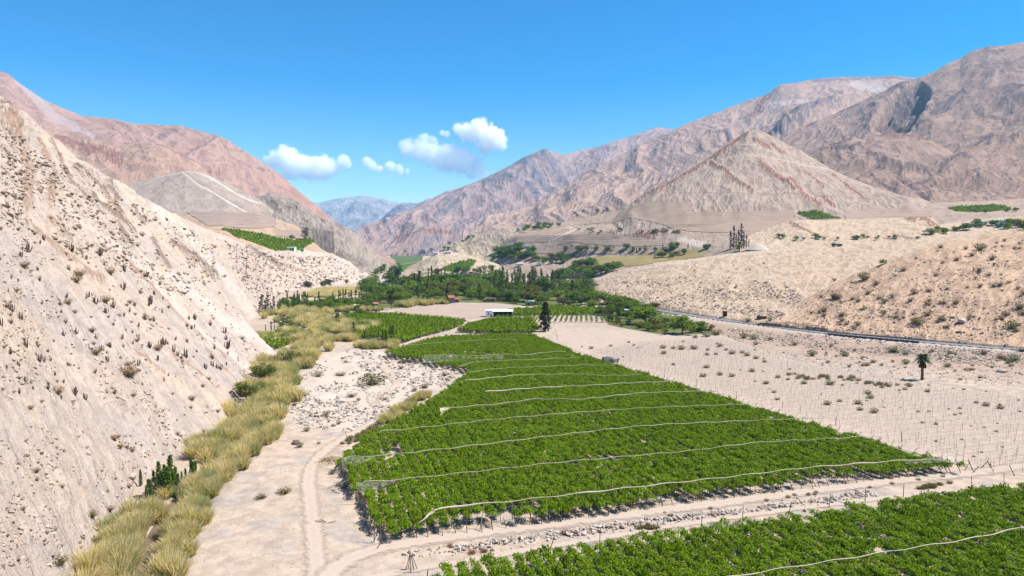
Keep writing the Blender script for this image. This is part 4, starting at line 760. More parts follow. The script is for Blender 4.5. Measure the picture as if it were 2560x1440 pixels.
for lab, poly, da, db, sc, seed in (('dark green square vineyard between the reeds and the ploughed field', W2([(848, 786), (890, 781), (985, 783), (1168, 800), (1140, 813), (1075, 830), (1010, 848), (985, 845), (900, 832), (868, 815)], 1.9), 2.0, 1.2, 1.25, 21),
                           ('small triangular vineyard in front of the white packing sheds', W2([(1143, 823), (1180, 806), (1222, 797), (1332, 795), (1346, 822), (1250, 827)], 1.9), 2.0, 1.2, 1.25, 22),
                           ('tall pergola vineyard behind the young rows beside the lone cypress', W2([(1275, 772), (1400, 766), (1500, 770), (1505, 781), (1400, 782), (1262, 783)], 1.9), 2.4, 1.6, 1.4, 23),
                           ('tiny vineyard tucked against the foot of the white scree slope', W2([(614, 833), (650, 831), (735, 830), (735, 848), (700, 862), (668, 862)], 1.9), 2.0, 1.3, 1.25, 24),
                           ('long green field at the far end of the village trees', W2([(985, 707), (1010, 696), (1120, 689), (1242, 688), (1232, 701), (1100, 709)], 1.9), 4.0, 2.6, 2.4, 25)):
    X, Y = fill(poly, da, db, 0, seed); o = vineyard('vineyard', lab, X, Y, gz(X, Y), VINE_S, seed, sc)
for lab, poly, da, db, sc, seed in (('long strip of green vines on the high bench above the left hillside', H2([(553, 573), (600, 578), (660, 588), (740, 602), (800, 618), (760, 620), (715, 625), (640, 609), (590, 594)]), 3.0, 2.4, 2.2, 31), ('bright green patch of vines at the foot of the pyramid hill', H2([(1987, 531), (2040, 527), (2105, 546), (2032, 549)]), 3.5, 3.0, 2.6, 32),
                           ('bright green strip of vines below the big mountain at the far end', H2([(2372, 521), (2500, 514), (2530, 524), (2450, 530), (2395, 529)]), 3.5, 3.0, 2.6, 33), ('sloping green plot on the pale bluff beyond the poplars', H2([(1095, 678), (1145, 656), (1190, 651), (1182, 664), (1142, 681)]), 3.5, 3.0, 2.6, 34)):
    X, Y = fill(poly, da, db, -.5, seed); Z = np.array([drop(a, b) for a, b in zip(X, Y)]); o = vineyard('vineyard', lab, X, Y, Z, VINE_S, seed, sc, .9)
sheet('field', W2([(900, 712), (1010, 703), (1240, 706), (1450, 702)]), W2([(890, 768), (990, 772), (1090, 755), (1240, 758), (1330, 766), (1500, 767)]), 60, 30, 'orchard_floor', .10, True); sheet('field', W2([(690, 762), (800, 748), (930, 742)]), W2([(700, 788), (800, 776), (935, 768)]), 40, 16, 'orchard_floor', .09, True); sheet('field', W2([(985, 696), (1120, 688), (1245, 687)]), W2([(985, 709), (1100, 709), (1240, 703)]), 40, 12, 'crop_green', .15, True)
sheet('field', W2([(1500, 780), (1580, 775), (1640, 785)]), W2([(1520, 812), (1640, 836), (1800, 835)]), 40, 20, 'orchard_floor', .10, True)
sheet('field', W2([(975, 640), (1060, 634)]), W2([(985, 664), (1055, 652)]), 20, 14, 'crop_dull', .5, True); sheet('field', W2([(985, 665), (1050, 654)]), W2([(1005, 680), (1040, 676)]), 16, 12, 'crop_green', .45, True)
# young rows
rows_o = thing('vineyard', (0, 0, 0), 'young vine rows with pale bare strips between them beside the lone cypress', 'vineyard'); RX = []; RY = []; row_id = []
A_, B_ = edge(W2([(1262, 784), (1400, 783), (1508, 783)]), 24), edge(W2([(1240, 798), (1350, 806), (1520, 807)]), 24); r = np.random.default_rng(41); rowm = []
for i in range(24):
    n = 26; f = np.linspace(0, 1, n)[:, None]; q = A_[i] * (1 - f) + B_[i] * f + r.normal(size=(n, 2)) * .15; C = np.repeat(q, 14, 0) + r.normal(size=(n * 14, 2)) * .32; C = np.concatenate([C, (.3 + 1.5 * r.random(n * 14))[:, None]], 1)
    V, Fq = leaf_quads(C, .5, r, .3); link('vine_row', new_mesh('vine_row', V, Fq, 'dark_leaf'), rows_o, kind='stuff')
# posts of the big vineyard
post_me = MB().tube([(0, 0, -.3), (0, 0, 1.0)], [.075, .06], 5).mesh('post', 'post_wood')      # unit post, stretched between its ends
def post(a, b, parent, name='post', th=1.0, me=None):
    a, b = Vector(a), Vector(b); o = link(name, me or post_me, parent, a); d = b - a; o.rotation_mode = 'QUATERNION'; o.rotation_quaternion = d.to_track_quat('Z', 'Y'); o.scale = (th, th, d.length); return o
def edge_posts(line, step, out, lean, parent, seed, top=1.85, th=1.0):
    r = np.random.default_rng(seed); P = edge(line, max(2, int(np.linalg.norm(np.diff(line, axis=0), axis=1).sum() / step)))
    for q in P:
        q = q + r.normal(size=2) * .15; b = (q[0] + out[0] * lean * (.8 + .4 * r.random()), q[1] + out[1] * lean, float(gz(q[0], q[1]))); post(b, (q[0] + r.normal() * .1, q[1] + r.normal() * .1, top + .15 * r.normal()), parent, th=th * (.8 + .4 * r.random()))
fe = W2([(1005, 1350), (1105, 1340), (1200, 1330), (1300, 1317), (1411, 1303), (1523, 1287), (1657, 1267), (1810, 1250), (1947, 1232), (2084, 1215), (2188, 1203), (2300, 1190), (2400, 1182)]) + E2 * 1.0
edge_posts(fe, 1.96, -E2, 1.0, big, 51, 1.6); edge_posts(fe + E2 * 1.6, 1.96, -E2, .05, big, 52, th=.6)
edge_posts(W2([(848, 1152), (900, 1240), (958, 1340)], 1.9), 2.2, -E1, .9, big, 53)
edge_posts(W2([(905, 1094), (960, 1068), (1010, 1038), (1070, 1005), (1130, 962), (1178, 925)], 1.9), 4.5, -E1, 1.1, big, 54)
edge_posts(W2([(1066, 1418), (1258, 1394), (1400, 1376), (1564, 1347), (1906, 1300), (2100, 1275), (2353, 1234), (2560, 1215), (2800, 1187), (3400, 1120)], 1.9), 3.4, E2, .3, front, 55)
# the bare trellis in the empty field
tre = thing('trellis', (0, 0, 0), 'empty vine trellis of thin leaning posts and wires over the sandy field', 'trellis')
BARE = W2([(1465, 886), (1600, 862), (1800, 850), (2050, 925), (2300, 965), (2750, 1016), (3300, 1070), (3400, 1300), (2440, 1172), (2200, 1103), (2000, 1048), (1800, 988), (1600, 926)])
bx, by = fill(BARE, 2.0, 2.0, 0, 61, jit=.1); bz = gz(bx, by); order = np.argsort(np.hypot(bx, by)); r = np.random.default_rng(62)
for i in order[:200]: post((bx[i], by[i], bz[i]), (bx[i] + r.normal() * .07, by[i] + r.normal() * .07, bz[i] + 1.75), tre, th=.30)
m = MB()
for i in order[200:]:
    if r.random() < .92: m.tube([(bx[i], by[i], bz[i] - .2), (bx[i] + r.normal() * .08, by[i] + r.normal() * .08, bz[i] + 1.75)], [.019, .016], 4, False)
q = link('post', m.mesh('post', 'post_wood'), tre, kind='stuff')
m = MB(); P = np.array(BARE); a0, a1 = (P @ E1).min(), (P @ E1).max(); b0, b1 = (P @ E2).min(), (P @ E2).max()
for e, f, s0, s1, t0, t1 in ((E1, E2, a0, a1, b0, b1), (E2, E1, b0, b1, a0, a1)):
    for c in np.arange(s0, s1, 2.0):
        tt = np.arange(t0, t1, 1.0); xy = e[None] * c + f[None] * tt[:, None]; ins = in_poly(xy[:, 0], xy[:, 1], BARE)
        if ins.sum() > 2: p0, p1 = xy[ins][0], xy[ins][-1]; m.tube([(*p0, float(gz(*p0)) + 1.72), (*p1, float(gz(*p1)) + 1.72)], .012, 3, False)
link('wire', m.mesh('wire', 'wire'), tre, kind='stuff')
edge_posts(W2([(1480, 897), (1600, 934), (1700, 965), (1800, 995), (1900, 1026), (2000, 1056), (2200, 1112), (2300, 1142), (2420, 1175)]), 2.6, E1, -1.3, tre, 63, 1.8, .95)
edge_posts(W2([(2420, 1172), (2560, 1190), (2750, 1215)]), 2.6, -E2, 1.2, tre, 64, 1.8, 1.1)
# rolled hail nets over the vines
NETS = [('rolled cream net along the front edge of the big vineyard, bunched at its end', [(1072, 1282), (1090, 1272), (1150, 1263), (1211, 1260), (1310, 1249), (1400, 1239), (1531, 1224), (1646, 1211), (1832, 1191), (2012, 1169), (2187, 1156), (2261, 1150), (2345, 1148), (2400, 1158)], 1.2, 0),
        ('second rolled net behind the front edge of the big vineyard', [(893, 1206), (995, 1199), (1137, 1184), (1400, 1155), (1714, 1128), (1887, 1106), (2100, 1095), (2166, 1090)], 1.0, 8),
        ('third rolled net from the front edge, starting by the heap of stakes', [(853, 1143), (949, 1139), (1137, 1119), (1400, 1087), (1591, 1065), (1673, 1060), (1903, 1050), (2000, 1046), (2088, 1045)], 1.0, 8),
        ('fourth rolled net from the front edge, long and nearly straight', [(938, 1079), (1050, 1069), (1214, 1050), (1300, 1042), (1450, 1030), (1628, 1018), (1869, 1010), (1905, 1009)], 1.0, 8),
        ('fifth rolled net with its loose end hanging down over the vines', [(1102, 1022), (1160, 1016), (1260, 1009), (1300, 1001), (1340, 997), (1456, 998), (1606, 981), (1761, 978), (1800, 979)], 1.15, 8),
        ('thick half unrolled net in the middle of the big vineyard', [(1204, 980), (1260, 976), (1300, 972), (1370, 968), (1433, 965), (1500, 962), (1572, 957), (1686, 953)], 1.5, 8),
        ('wavy thin rolled net just behind the half unrolled net', [(1154, 952), (1260, 941), (1300, 937), (1433, 934), (1528, 939), (1606, 936)], .9, 8),
        ('short rolled net reaching the blue water tank side of the vineyard', [(1168, 932), (1227, 922), (1300, 918), (1400, 914), (1489, 912), (1540, 914)], .9, 8),
        ('thin straight rolled net with a loose flap where the vineyard narrows', [(1143, 918), (1185, 904), (1260, 901), (1300, 900), (1380, 896), (1447, 894)], .9, 8),
        ('untidy net below the dark gap in the upper vineyard', [(1054, 889), (1120, 886), (1200, 890), (1260, 884), (1300, 889), (1375, 879), (1420, 878)], 1.1, 8),
        ('farthest rolled net across the top of the big vineyard', [(1015, 864), (1100, 856), (1180, 851), (1275, 847), (1294, 852)], .9, 8),
        ('rolled net running slantwise over the nearest vineyard', [(1780, 1450), (1843, 1440), (1960, 1420), (2100, 1399), (2231, 1377), (2421, 1348), (2560, 1317), (2700, 1292)], 1.15, 8)]
r = np.random.default_rng(71)
for lab, L, fat, pol in NETS:
    zt = 3.1 if pol == 8 else 3.3; pts = [on(x, y, zt) for x, y in L]; Q = smooth_line(pts, .8); o = thing('hail_net', (Q[0][0], Q[0][1], 0), lab, 'net', 'rolled hail nets over the vines'); base = Q[0] * (1, 1, 0)
    n = len(Q); rad = (.058 + .032 * fbm(np.arange(n) / 5, np.zeros(n) + pol + len(L), None, 3, 72)) * fat * (1 + .35 * r.random(n)); rad = np.clip(rad, .04, .42)
    if 'half unrolled' in lab: rad[int(n * .02):int(n * .42)] *= 1.9
    if 'front edge of the big vineyard, b' in lab:
        pq = pix(Q)[0]; rad *= 1 + 1.3 * np.exp(-((pq - 1150) / 55) ** 2) + 1.0 * np.exp(-((pq - 1470) / 28) ** 2) + .9 * np.exp(-((pq - 2150) / 40) ** 2)
    sag = .10 * np.sin(np.arange(n) * .8 / 8 * 6.283)
    m = MB(); m.tube([tuple(q - base + (0, 0, s)) for q, s in zip(Q, sag)], [float(v) for v in rad], 7)
    me = m.mesh('net_roll', 'net', True); link('net_roll', me, o)
    if pol == 8:
        for q in Q[5::10]:
            q = q - base; post((q[0], q[1], 0), (q[0] + r.normal() * .08, q[1], zt + .35), o, 'pole', .55, None).data = PDARK if False else post_me
POLES = [((1211, 1254), (1200, 1328)), ((1333, 1241), (1323, 1314)), ((1440, 1228), (1440, 1291)), ((1530, 1213), (1549, 1277)), ((1643, 1203), (1658, 1263)), ((1735, 1198), (1758, 1247)), ((1832, 1185), (1854, 1239)), ((1925, 1173), (1950, 1225)), ((2012, 1163), (2040, 1217)), ((2098, 1153), (2122, 1204)), ((2185, 1153), (2212, 1198)), ((2259, 1145), (2293, 1192)), ((2345, 1139), (2370, 1183))]
pole_me = MB().tube([(0, 0, -.1), (0, 0, 1)], [.085, .06], 6).mesh('net_pole', 'pole_wood'); pole_dark = MB().tube([(0, 0, -.1), (0, 0, 1)], [.07, .05], 6).mesh('net_pole', 'dark_pole')
for i, (a, b) in enumerate(POLES):
    g = on(*b); tp = at(a[0], a[1], g[1] + 1.6); o = post(g, tp, None, 'net_pole', 1.0, pole_me); o['label'] = f"slanting pale pole under the front net, {ORD[i].replace('closest', 'from the bunched end') if i else 'the first from the bunched end'}"; o['category'] = 'pole'; o['group'] = 'slanting poles of the front net'
DPOLES = [((937, 1290), (935, 1356), 'tall dark pole at the front corner of the big vineyard'), ((1025, 1375), (1027, 1432), 'dark pole by the trimmed stakes at the corner of the nearest vineyard'), ((1226, 1372), (1228, 1402), 'short dark pole in the edge of the nearest vineyard'), ((1387, 1337), (1375, 1376), 'leaning dark pole beside the stone bank with a scrap of net'), ((1501, 1317), (1499, 1363), 'dark pole where a green net scrap touches the nearest vines'),
          ((1645, 1308), (1637, 1338), 'leaning pole at the near end of the spread net'), ((1756, 1291), (1751, 1322), 'short leaning pole behind the spread net'), ((1858, 1264), (1856, 1306), 'tall dark pole at the far end of the spread net'), ((1978, 1255), (1972, 1287), 'leaning dark pole past the far end of the spread net'), ((2077, 1234), (2072, 1270), 'dark pole beside the thin tail of the stone bank'), ((2163, 1222), (2163, 1255), 'dark pole at the step of the nearest vineyard'), ((2260, 1209), (2258, 1243), 'dark pole left of the roadside grass patch'), ((2429, 1190), (2429, 1226), 'dark pole at the end of the roadside grass patch'), ((2510, 1184), (2510, 1217), 'last dark pole beside the track before the frame edge'),
          ((890, 1205), (898, 1262), 'white post at the left edge of the big vineyard holding the second net'), ((852, 1142), (861, 1193), 'white post at the left edge holding the third net'), ((864, 1082), (873, 1116), 'dark post beside the stony yard at the vineyard edge'), ((2254, 1078), (2255, 1106), 'dark post on the boundary between vines and bare trellis, largest of its line'), ((2091, 1040), (2089, 1064), 'post on the boundary where the third net ends'), ((1957, 1003), (1955, 1026), 'post on the boundary where the fourth net ends'), ((1843, 973), (1840, 997), 'post on the boundary where the fifth net ends'), ((1743, 948), (1741, 968), 'post on the boundary where the half unrolled net ends'), ((1662, 924), (1660, 943), 'post on the boundary where the wavy net ends')]
for a, b, lab in DPOLES:
    g = on(*b); o = post(g, at(a[0], a[1], g[1] + .2), None, 'net_pole', 1.0, pole_dark if 'white' not in lab else pole_me); o['label'] = lab; o['category'] = 'pole'
# loose pieces of net
def cloth(name, label, px, mat='open_net', nu=24, nv=6, zz=None, wav=.25):
    T, B = px; A = np.array([on(x, y, z) for x, y, z in T]); Bq = np.array([on(x, y, z) for x, y, z in B])
    def rs(P): s = np.r_[0, np.cumsum(np.linalg.norm(np.diff(P, axis=0), axis=1))]; u = np.linspace(0, s[-1], nu); return np.stack([np.interp(u, s, P[:, k]) for k in range(3)], 1)
    A, Bq = rs(A), rs(Bq); f = np.linspace(0, 1, nv)[:, None, None]; G = A[None] * (1 - f) + Bq[None] * f; G[..., 2] += wav * fbm(G[..., 0] / 1.5, G[..., 1] / 1.5, None, 3, 81) - .3 * np.sin(f[..., 0] * 3.14); 
    o = link(name, new_mesh(name, G.reshape(-1, 3), grid_faces(nv, nu), mat, True), label=label, cat='net'); return o
cloth('spread_net', 'thin grey net spread along the edge of the nearest vineyard', ([(1637, 1325, 2.2), (1700, 1318, 2.3), (1760, 1310, 2.5), (1830, 1305, 2.6), (1960, 1288, 2.2)], [(1637, 1337, 1.9), (1700, 1337, 1.9), (1770, 1328, 2.0), (1850, 1318, 2.2), (1965, 1292, 2.1)]))
cloth('spread_net', 'loose net wedge at the right tip of the big vineyard', ([(2261, 1150, 3.1), (2345, 1141, 3.2), (2372, 1138, 3.0)], [(2265, 1158, 2.6), (2350, 1156, 2.4), (2410, 1162, 2.1)]))
cloth('spread_net', 'sagging net corner hung from the white post of the second net', ([(891, 1206, 3.2), (940, 1203, 3.1), (995, 1199, 3.1)], [(897, 1230, 1.9), (930, 1231, 2.0), (993, 1202, 2.9)]))
cloth('spread_net', 'sagging net corner hung from the white post of the third net', ([(853, 1143, 3.2), (900, 1141, 3.1), (949, 1139, 3.1)], [(859, 1172, 1.9), (890, 1166, 2.0), (945, 1142, 2.9)]))
cloth('spread_net', 'pale loose net lying over the upper vines near the reeds', ([(1054, 890, 2.9), (1120, 887, 2.7), (1200, 893, 2.6), (1260, 886, 2.9)], [(1058, 906, 2.2), (1120, 903, 2.2), (1200, 906, 2.2), (1255, 899, 2.3)]))
cloth('spread_net', 'bundled net hanging at the loose end of the fifth net', ([(1100, 1020, 3.1), (1115, 1019, 3.1), (1128, 1018, 3.1)], [(1101, 1040, 1.9), (1108, 1038, 1.9), (1118, 1026, 2.3)]), 'net', 8)
cloth('spread_net', 'end of the front net draped down the vines to a point', ([(1068, 1283, 3.0), (1080, 1276, 3.2), (1092, 1272, 3.3)], [(1042, 1310, 2.2), (1050, 1304, 2.3), (1066, 1290, 2.6)]), 'net', 8)
# the bank of cleared stones beside the track
bank = thing('stone_bank', (0, 0, 0), 'long bank of pale cleared stones between the track and the nearest vineyard', 'stone bank'); r = np.random.default_rng(91); mark('the stone bank', on(1500, 1322)[:2])
BL = smooth_line(gpts([(1000, 1392), (1060, 1382), (1140, 1374), (1280, 1355), (1400, 1337), (1520, 1322), (1646, 1304), (1730, 1294), (1810, 1284), (1950, 1266), (2100, 1246), (2180, 1232)]), .25); bits = []
for q in BL:
    pxx = float(pix(q)[0]); dens = .35 if pxx < 1130 or 1840 < pxx < 1900 else (1.0 if pxx < 1800 else .75)
    for _ in range(4):
        if r.random() < dens * .62:
            o = r.normal() * .85; s = .13 + .32 * r.random() ** 2.2; bits.append((s, q[0] + o * E2[0] + r.normal() * .2, q[1] + o * E2[1] + r.normal() * .2, max(0, .40 - .3 * abs(o)) * r.random()))
bits.sort(reverse=True)
for s, x, y, h in bits[:290]:
    c = link('stone', STONE['pale_stone'][r.integers(0, 5)], bank, (x, y, float(gz(x, y)) + h + .3 * s)); c.rotation_euler = (r.normal() * .4, r.normal() * .4, r.random() * 6.28); c.scale = (s, s * (.7 + .4 * r.random()), s * .85)
rest = np.array(bits[290:]); scatter('stone', np.stack([rest[:, 1], rest[:, 2], gz(rest[:, 1], rest[:, 2]) + rest[:, 3] + .3 * rest[:, 0]], 1), r.random((len(rest), 3)) * 6.28, np.repeat(rest[:, :1], 3, 1), STONE['pale_stone'], r.integers(0, 5, len(rest)), 'stuff', bank)
# ------------------------------------------------------------------ buildings and vehicles
def scale_at(p): return math.hypot(p[0], p[1]) / F * 1.0
def lp(bld, name, m, mat): return link(name, m.mesh(name, mat), bld)
def house(px, py, wpx, h, depth, label, wall='white_wall', roof='white_roof', style='shed', rz=0.0, wins=2, door=True, cat='house', name='house', ground=True, rise=1.0, openf=False):
    p = hit(px, py); w = wpx * p[1] / F; b = thing(name, (p[0], p[1], p[2] - .15), label, cat, None, rz); m = MB()
    if openf:                                     # open-fronted shed: posts and back wall
        m.box((0, depth / 2 - .1, h / 2), (w, .2, h)); m.box((-w / 2 + .1, 0, h / 2), (.2, depth - .4, h)); m.box((w / 2 - .1, 0, h / 2), (.2, depth - .4, h)); lp(b, 'wall', m, wall)
        n = max(3, int(w / 4)); pm = MB().box((0, 0, h / 2), (.2, .2, h)).mesh('post', 'dark_pole')
        for i in range(n): link('post', pm, b, (-w / 2 + .6 + (w - 1.2) * i / (n - 1), -depth / 2 + .15, 0))
        lp(b, 'interior', MB().box((0, depth / 2 - .5, h * .45), (w - .6, .5, h * .8)), 'dark_open')
    else:
        m.box((0, 0, h / 2), (w, depth, h)); lp(b, 'wall', m, wall)
        wm = MB().box((0, 0, 0), (.95, .08, .95)).mesh('window', 'dark_open')
        for i in range(wins):
            x = -w / 2 + w * (i + .7) / (wins + .6); link('window', wm, b, (x, -depth / 2 - .02, h * .58))
        if door: lp(b, 'door', MB().box((w / 2 - min(1.4, w * .2), -depth / 2 - .02, 1.0), (.95, .1, 2.0)), 'bark')
    q = MB(); W, D_ = w / 2 + .35, depth / 2 + .45
    if style == 'gable': V = [(-W, -D_, h - .12), (W, -D_, h - .12), (W, 0, h + rise), (-W, 0, h + rise), (-W, D_, h - .12), (W, D_, h - .12), (-W, -D_, h + .03), (W, -D_, h + .03), (W, 0, h + rise + .15), (-W, 0, h + rise + .15), (-W, D_, h + .03), (W, D_, h + .03)]; q.add(V, ((6, 7, 8, 9), (9, 8, 11, 10), (0, 3, 2, 1), (3, 4, 5, 2), (0, 1, 7, 6), (4, 10, 11, 5), (0, 6, 9, 3), (3, 9, 10, 4), (1, 2, 8, 7), (2, 5, 11, 8)))
    else: z0, z1 = h + .02, h + .02 + rise * (.5 if style == 'shed' else 0); V = [(-W, -D_, z0), (W, -D_, z0), (W, D_, z1), (-W, D_, z1), (-W, -D_, z0 + .16), (W, -D_, z0 + .16), (W, D_, z1 + .16), (-W, D_, z1 + .16)]; q.add(V, ((0, 3, 2, 1), (4, 5, 6, 7), (0, 1, 5, 4), (1, 2, 6, 5), (2, 3, 7, 6), (3, 0, 4, 7)))
    lp(b, 'roof', q, roof)
    if style == 'gable' and not openf: lp(b, 'gable', MB().add([(-w / 2 + .02, -depth / 2, h), (-w / 2 + .02, depth / 2, h), (-w / 2 + .02, 0, h + rise - .1), (w / 2 - .02, -depth / 2, h), (w / 2 - .02, depth / 2, h), (w / 2 - .02, 0, h + rise - .1)], ((0, 2, 1), (3, 4, 5))), wall)
    return b, p
_, p = house(1257, 791, 49, 3.4, 6.5, 'long white roofed packing shed with open dark front beside the small vineyard', roof='white_roof', style='shed', openf=True, cat='shed', name='packing_shed', rise=1.6); mark('the white packing sheds', p)
house(1223, 792, 17, 4.3, 6, 'short taller white packing shed at the end of the long open one', style='flat', wins=1, cat='shed', name='packing_shed')
_, p = house(1127, 757, 15, 4.2, 6.5, 'small blue house with an orange tiled roof at the edge of the ploughed field', 'blue_wall', 'red_tile', 'gable', .35, 2, rise=1.6); mark('the blue house', p)
house(1141, 756, 12, 2.6, 4.5, 'low orange roofed lean-to joined to the side of the blue house', 'mud_wall', 'red_tile', 'shed', .1, 1)
house(1226, 754, 24, 2.8, 6, 'low mud walled house under a flat earth roof behind the ploughed field', 'mud_wall', 'mud_wall', 'flat', 0, 2)
_, p = house(1571, 788, 19, 3.6, 6, 'red walled house with a pale blue roof under the road bend', 'red_wall', 'blue_roof', 'shed', -.1, 2); mark('the red house', p)
house(1513, 790, 17, 3.2, 5, 'brown hut with a flat roof half hidden by slim trees near the red house', 'mud_wall', 'rust_wall', 'flat', 0, 1)
house(1608, 772, 14, 2.6, 4, 'low hut with a violet grey roof beside the road bend', 'mud_wall', 'grey_tank', 'shed', 0, 1)
_, p = house(1488, 716, 17, 3.0, 5, 'pale two level hut standing on the rocky edge above the village', 'white_wall', 'grey_roof', 'flat', 0, 2); mark('the pale hut', p)
for i, (x, y, w, lab) in enumerate(((1433, 694, 14, 'small grey roofed house among trees under the sandy crest, lowest of its cluster'), (1446, 689, 17, 'white flat roofed house in the cluster under the sandy crest'), (1477, 684, 19, 'wide white roofed house at the top of the cluster under the sandy crest'), (1412, 735, 12, 'white roof showing among dark trees below the sandy crest'), (1399, 752, 10, 'tiny pinkish roof among the village trees'), (1322, 764, 18, 'green roofed shed behind the pergola vineyard'), (1328, 763, 12, 'grey roofed shed next to the green roofed one'))):
    house(x, y, w, 2.9, 5, lab, 'white_wall' if i < 4 else 'mud_wall', ('grey_roof', 'white_roof', 'white_roof', 'white_roof', 'red_tile', 'green_paint', 'grey_roof')[i], 'shed', 0, 1, False)
house(940, 710, 18, 2.6, 8, 'white plastic greenhouse roof at the toe of the left hillside', 'white_wall', 'white_roof', 'gable', 0, 0, False, 'greenhouse', 'greenhouse', rise=1.2)
house(967, 707, 18, 2.4, 8, 'grey plastic greenhouse roof next to the white one', 'grey_roof', 'grey_roof', 'gable', 0, 0, False, 'greenhouse', 'greenhouse', rise=1.2)
house(890, 772, 9, 2.4, 4, 'tiny white hut among the reeds and slim poplars', wins=1, door=False)
house(938, 766, 12, 2.2, 4, 'orange roofed hut between the dark trees and the square vineyard', 'mud_wall', 'red_tile', 'gable', .5, 1, False)
_, p = house(728, 627, 21, 4.0, 7, 'white farm building on the bench below the hillside vines', rise=.6, wins=5); mark('the white bench building', p)
p = hit(754, 628); o = thing('water_tank', (p[0], p[1], p[2]), 'bright green water tank lying beside the white building on the bench', 'tank'); m = MB().tube([(-2.6, 0, 1.5), (-2.4, 0, 1.5), (2.4, 0, 1.5), (2.6, 0, 1.5)], [.9, 1.45, 1.45, .9], 14); lp(o, 'barrel', m, 'green_tank'); lp(o, 'cradle', MB().box((-1.4, 0, .3), (.4, 2.2, .8)).box((1.4, 0, .3), (.4, 2.2, .8)), 'concrete')
for i, (x, y, w, wl, rf, lab) in enumerate(((2452, 561, 22, 'white_wall', 'white_roof', 'long white roofed house at the near end of the hill village'), (2498, 558, 30, 'white_wall', 'white_roof', 'wide white house with a bright roof in the hill village'), (2505, 566, 22, 'turquoise', 'grey_roof', 'house with turquoise walls in the hill village'), (2536, 556, 26, 'red_wall', 'red_tile', 'rust red house in the hill village'), (2552, 562, 22, 'white_wall', 'grey_roof', 'grey roofed house at the frame edge of the hill village'), (2425, 566, 16, 'grey_roof', 'white_roof', 'small grey hut at the low end of the hill village'))):
    _, p = house(x, y, w, 3.2, 7, lab, wl, rf, 'gable' if i in (1, 3) else 'shed', .1 * i - .2, 3)
    if i == 1: mark('the hill village', p)
for i, (x, y, w, lab) in enumerate(((1296, 620, 24, 'long white roofed house above the trees of the terraced hill'), (1310, 619, 16, 'small grey roofed house beside the long one on the terraced hill'), (1120, 634, 16, 'white roofed shed where the far valley road climbs'), (1090, 636, 12, 'bluish shed beside the far valley road'), (1300, 664, 16, 'white roofed house beside the road under the bluff'))):
    house(x, y, w, 3.4, 8, lab, 'white_wall', 'white_roof' if i != 1 else 'grey_roof', 'shed', 0, 2, False)
# little chapel tower
p = hit(1351, 664); o = thing('chapel', p, 'small white and red chapel tower among trees below the terraced hill', 'chapel', sc=p[1] / 900); mark('the chapel tower', p)
lp(o, 'nave', MB().box((0, 4, 2.2), (5, 8, 4.4)), 'white_wall'); lp(o, 'tower', MB().box((0, -.9, 4), (2.6, 2.4, 8)), 'white_wall'); lp(o, 'belfry', MB().box((0, -.9, 8.7), (2.0, 1.9, 1.4)), 'red_wall'); lp(o, 'spire', MB().tube([(0, -.9, 9.4), (0, -.9, 12.5)], [1.5, .05], 4), 'red_tile'); lp(o, 'door', MB().box((0, -2.12, 1.1), (1.1, .1, 2.2)), 'bark')
# ruined hut and rusty sign by the road
p = on(1910, 806, 4.0); o = thing('ruined_hut', (p[0], p[1] + 3, 3.6), 'roofless rust brown hut of rough walls beside the road', 'ruin', rz=-.25); mark('the ruined hut', p)
lp(o, 'wall', MB().box((0, -1.6, 1.3), (5.2, .3, 2.7)).box((0, 1.6, 1.6), (5.2, .3, 3.3)).box((-2.45, 0, 1.5), (.3, 2.88, 3.0)).box((2.45, 0, 1.1), (.3, 2.88, 2.3)), 'rust_wall'); lp(o, 'window_opening', MB().box((-1, -1.77, 1.6), (.8, .06, .8)), 'dark_open'); lp(o, 'door_opening', MB().box((1.2, -1.77, .95), (.9, .06, 1.9)), 'dark_open'); lp(o, 'rubble', MB().box((3.3, -.6, .4), (1.2, 1.6, .9)).box((3.9, .3, .25), (.9, 1.0, .6)), 'mud_wall')
p = hit(1812, 791); o = thing('roadside_shelter', p, 'small rust brown box shelter standing alone on the slope above the road', 'shelter'); lp(o, 'body', MB().box((0, 0, 1.4), (2.1, 1.7, 2.8)), 'rust_wall'); lp(o, 'roof', MB().box((0, 0, 2.88), (2.5, 2.1, .14)), 'bark'); lp(o, 'door', MB().box((0, -.88, 1.1), (.9, .08, 2.0)), 'dark_open')
# green lorry on the crest road
p = hit(2092, 617); o = thing('lorry', (p[0], p[1], p[2] + .05), 'green lorry with an open bed parked on the crest of the sandy hill', 'lorry', rz=.06); mark('the green lorry', p)
lp(o, 'chassis', MB().box((0, 0, .95), (8.6, 2.0, .3)), 'dark_pole'); lp(o, 'cab', MB().box((-3.3, 0, 2.1), (1.9, 2.3, 2.0)).box((-4.35, 0, 1.55), (.3, 2.2, .9)), 'green_paint'); b = lp(o, 'bed', MB().box((1.2, 0, 1.25), (6.2, 2.4, .25)).box((1.2, -1.15, 1.95), (6.2, .1, 1.15)).box((1.2, 1.15, 1.95), (6.2, .1, 1.15)).box((-1.85, 0, 2.1), (.1, 2.2, 1.5)).box((4.25, 0, 1.95), (.1, 2.2, 1.15)), 'green_paint'); lp(o, 'windscreen', MB().box((-4.27, 0, 2.55), (.05, 2.0, .8)), 'glass_dark'); lp(o, 'side_window', MB().box((-3.4, -1.17, 2.5), (1.1, .05, .7)), 'glass_dark')
tw = MB().tube([(0, -.17, 0), (0, .17, 0)], .52, 14).mesh('wheel', 'tyre')
for x in (-3.1, 1.9, 3.2):
    for y in (-.95, .95): link('wheel', tw, o, (x, y, .52))
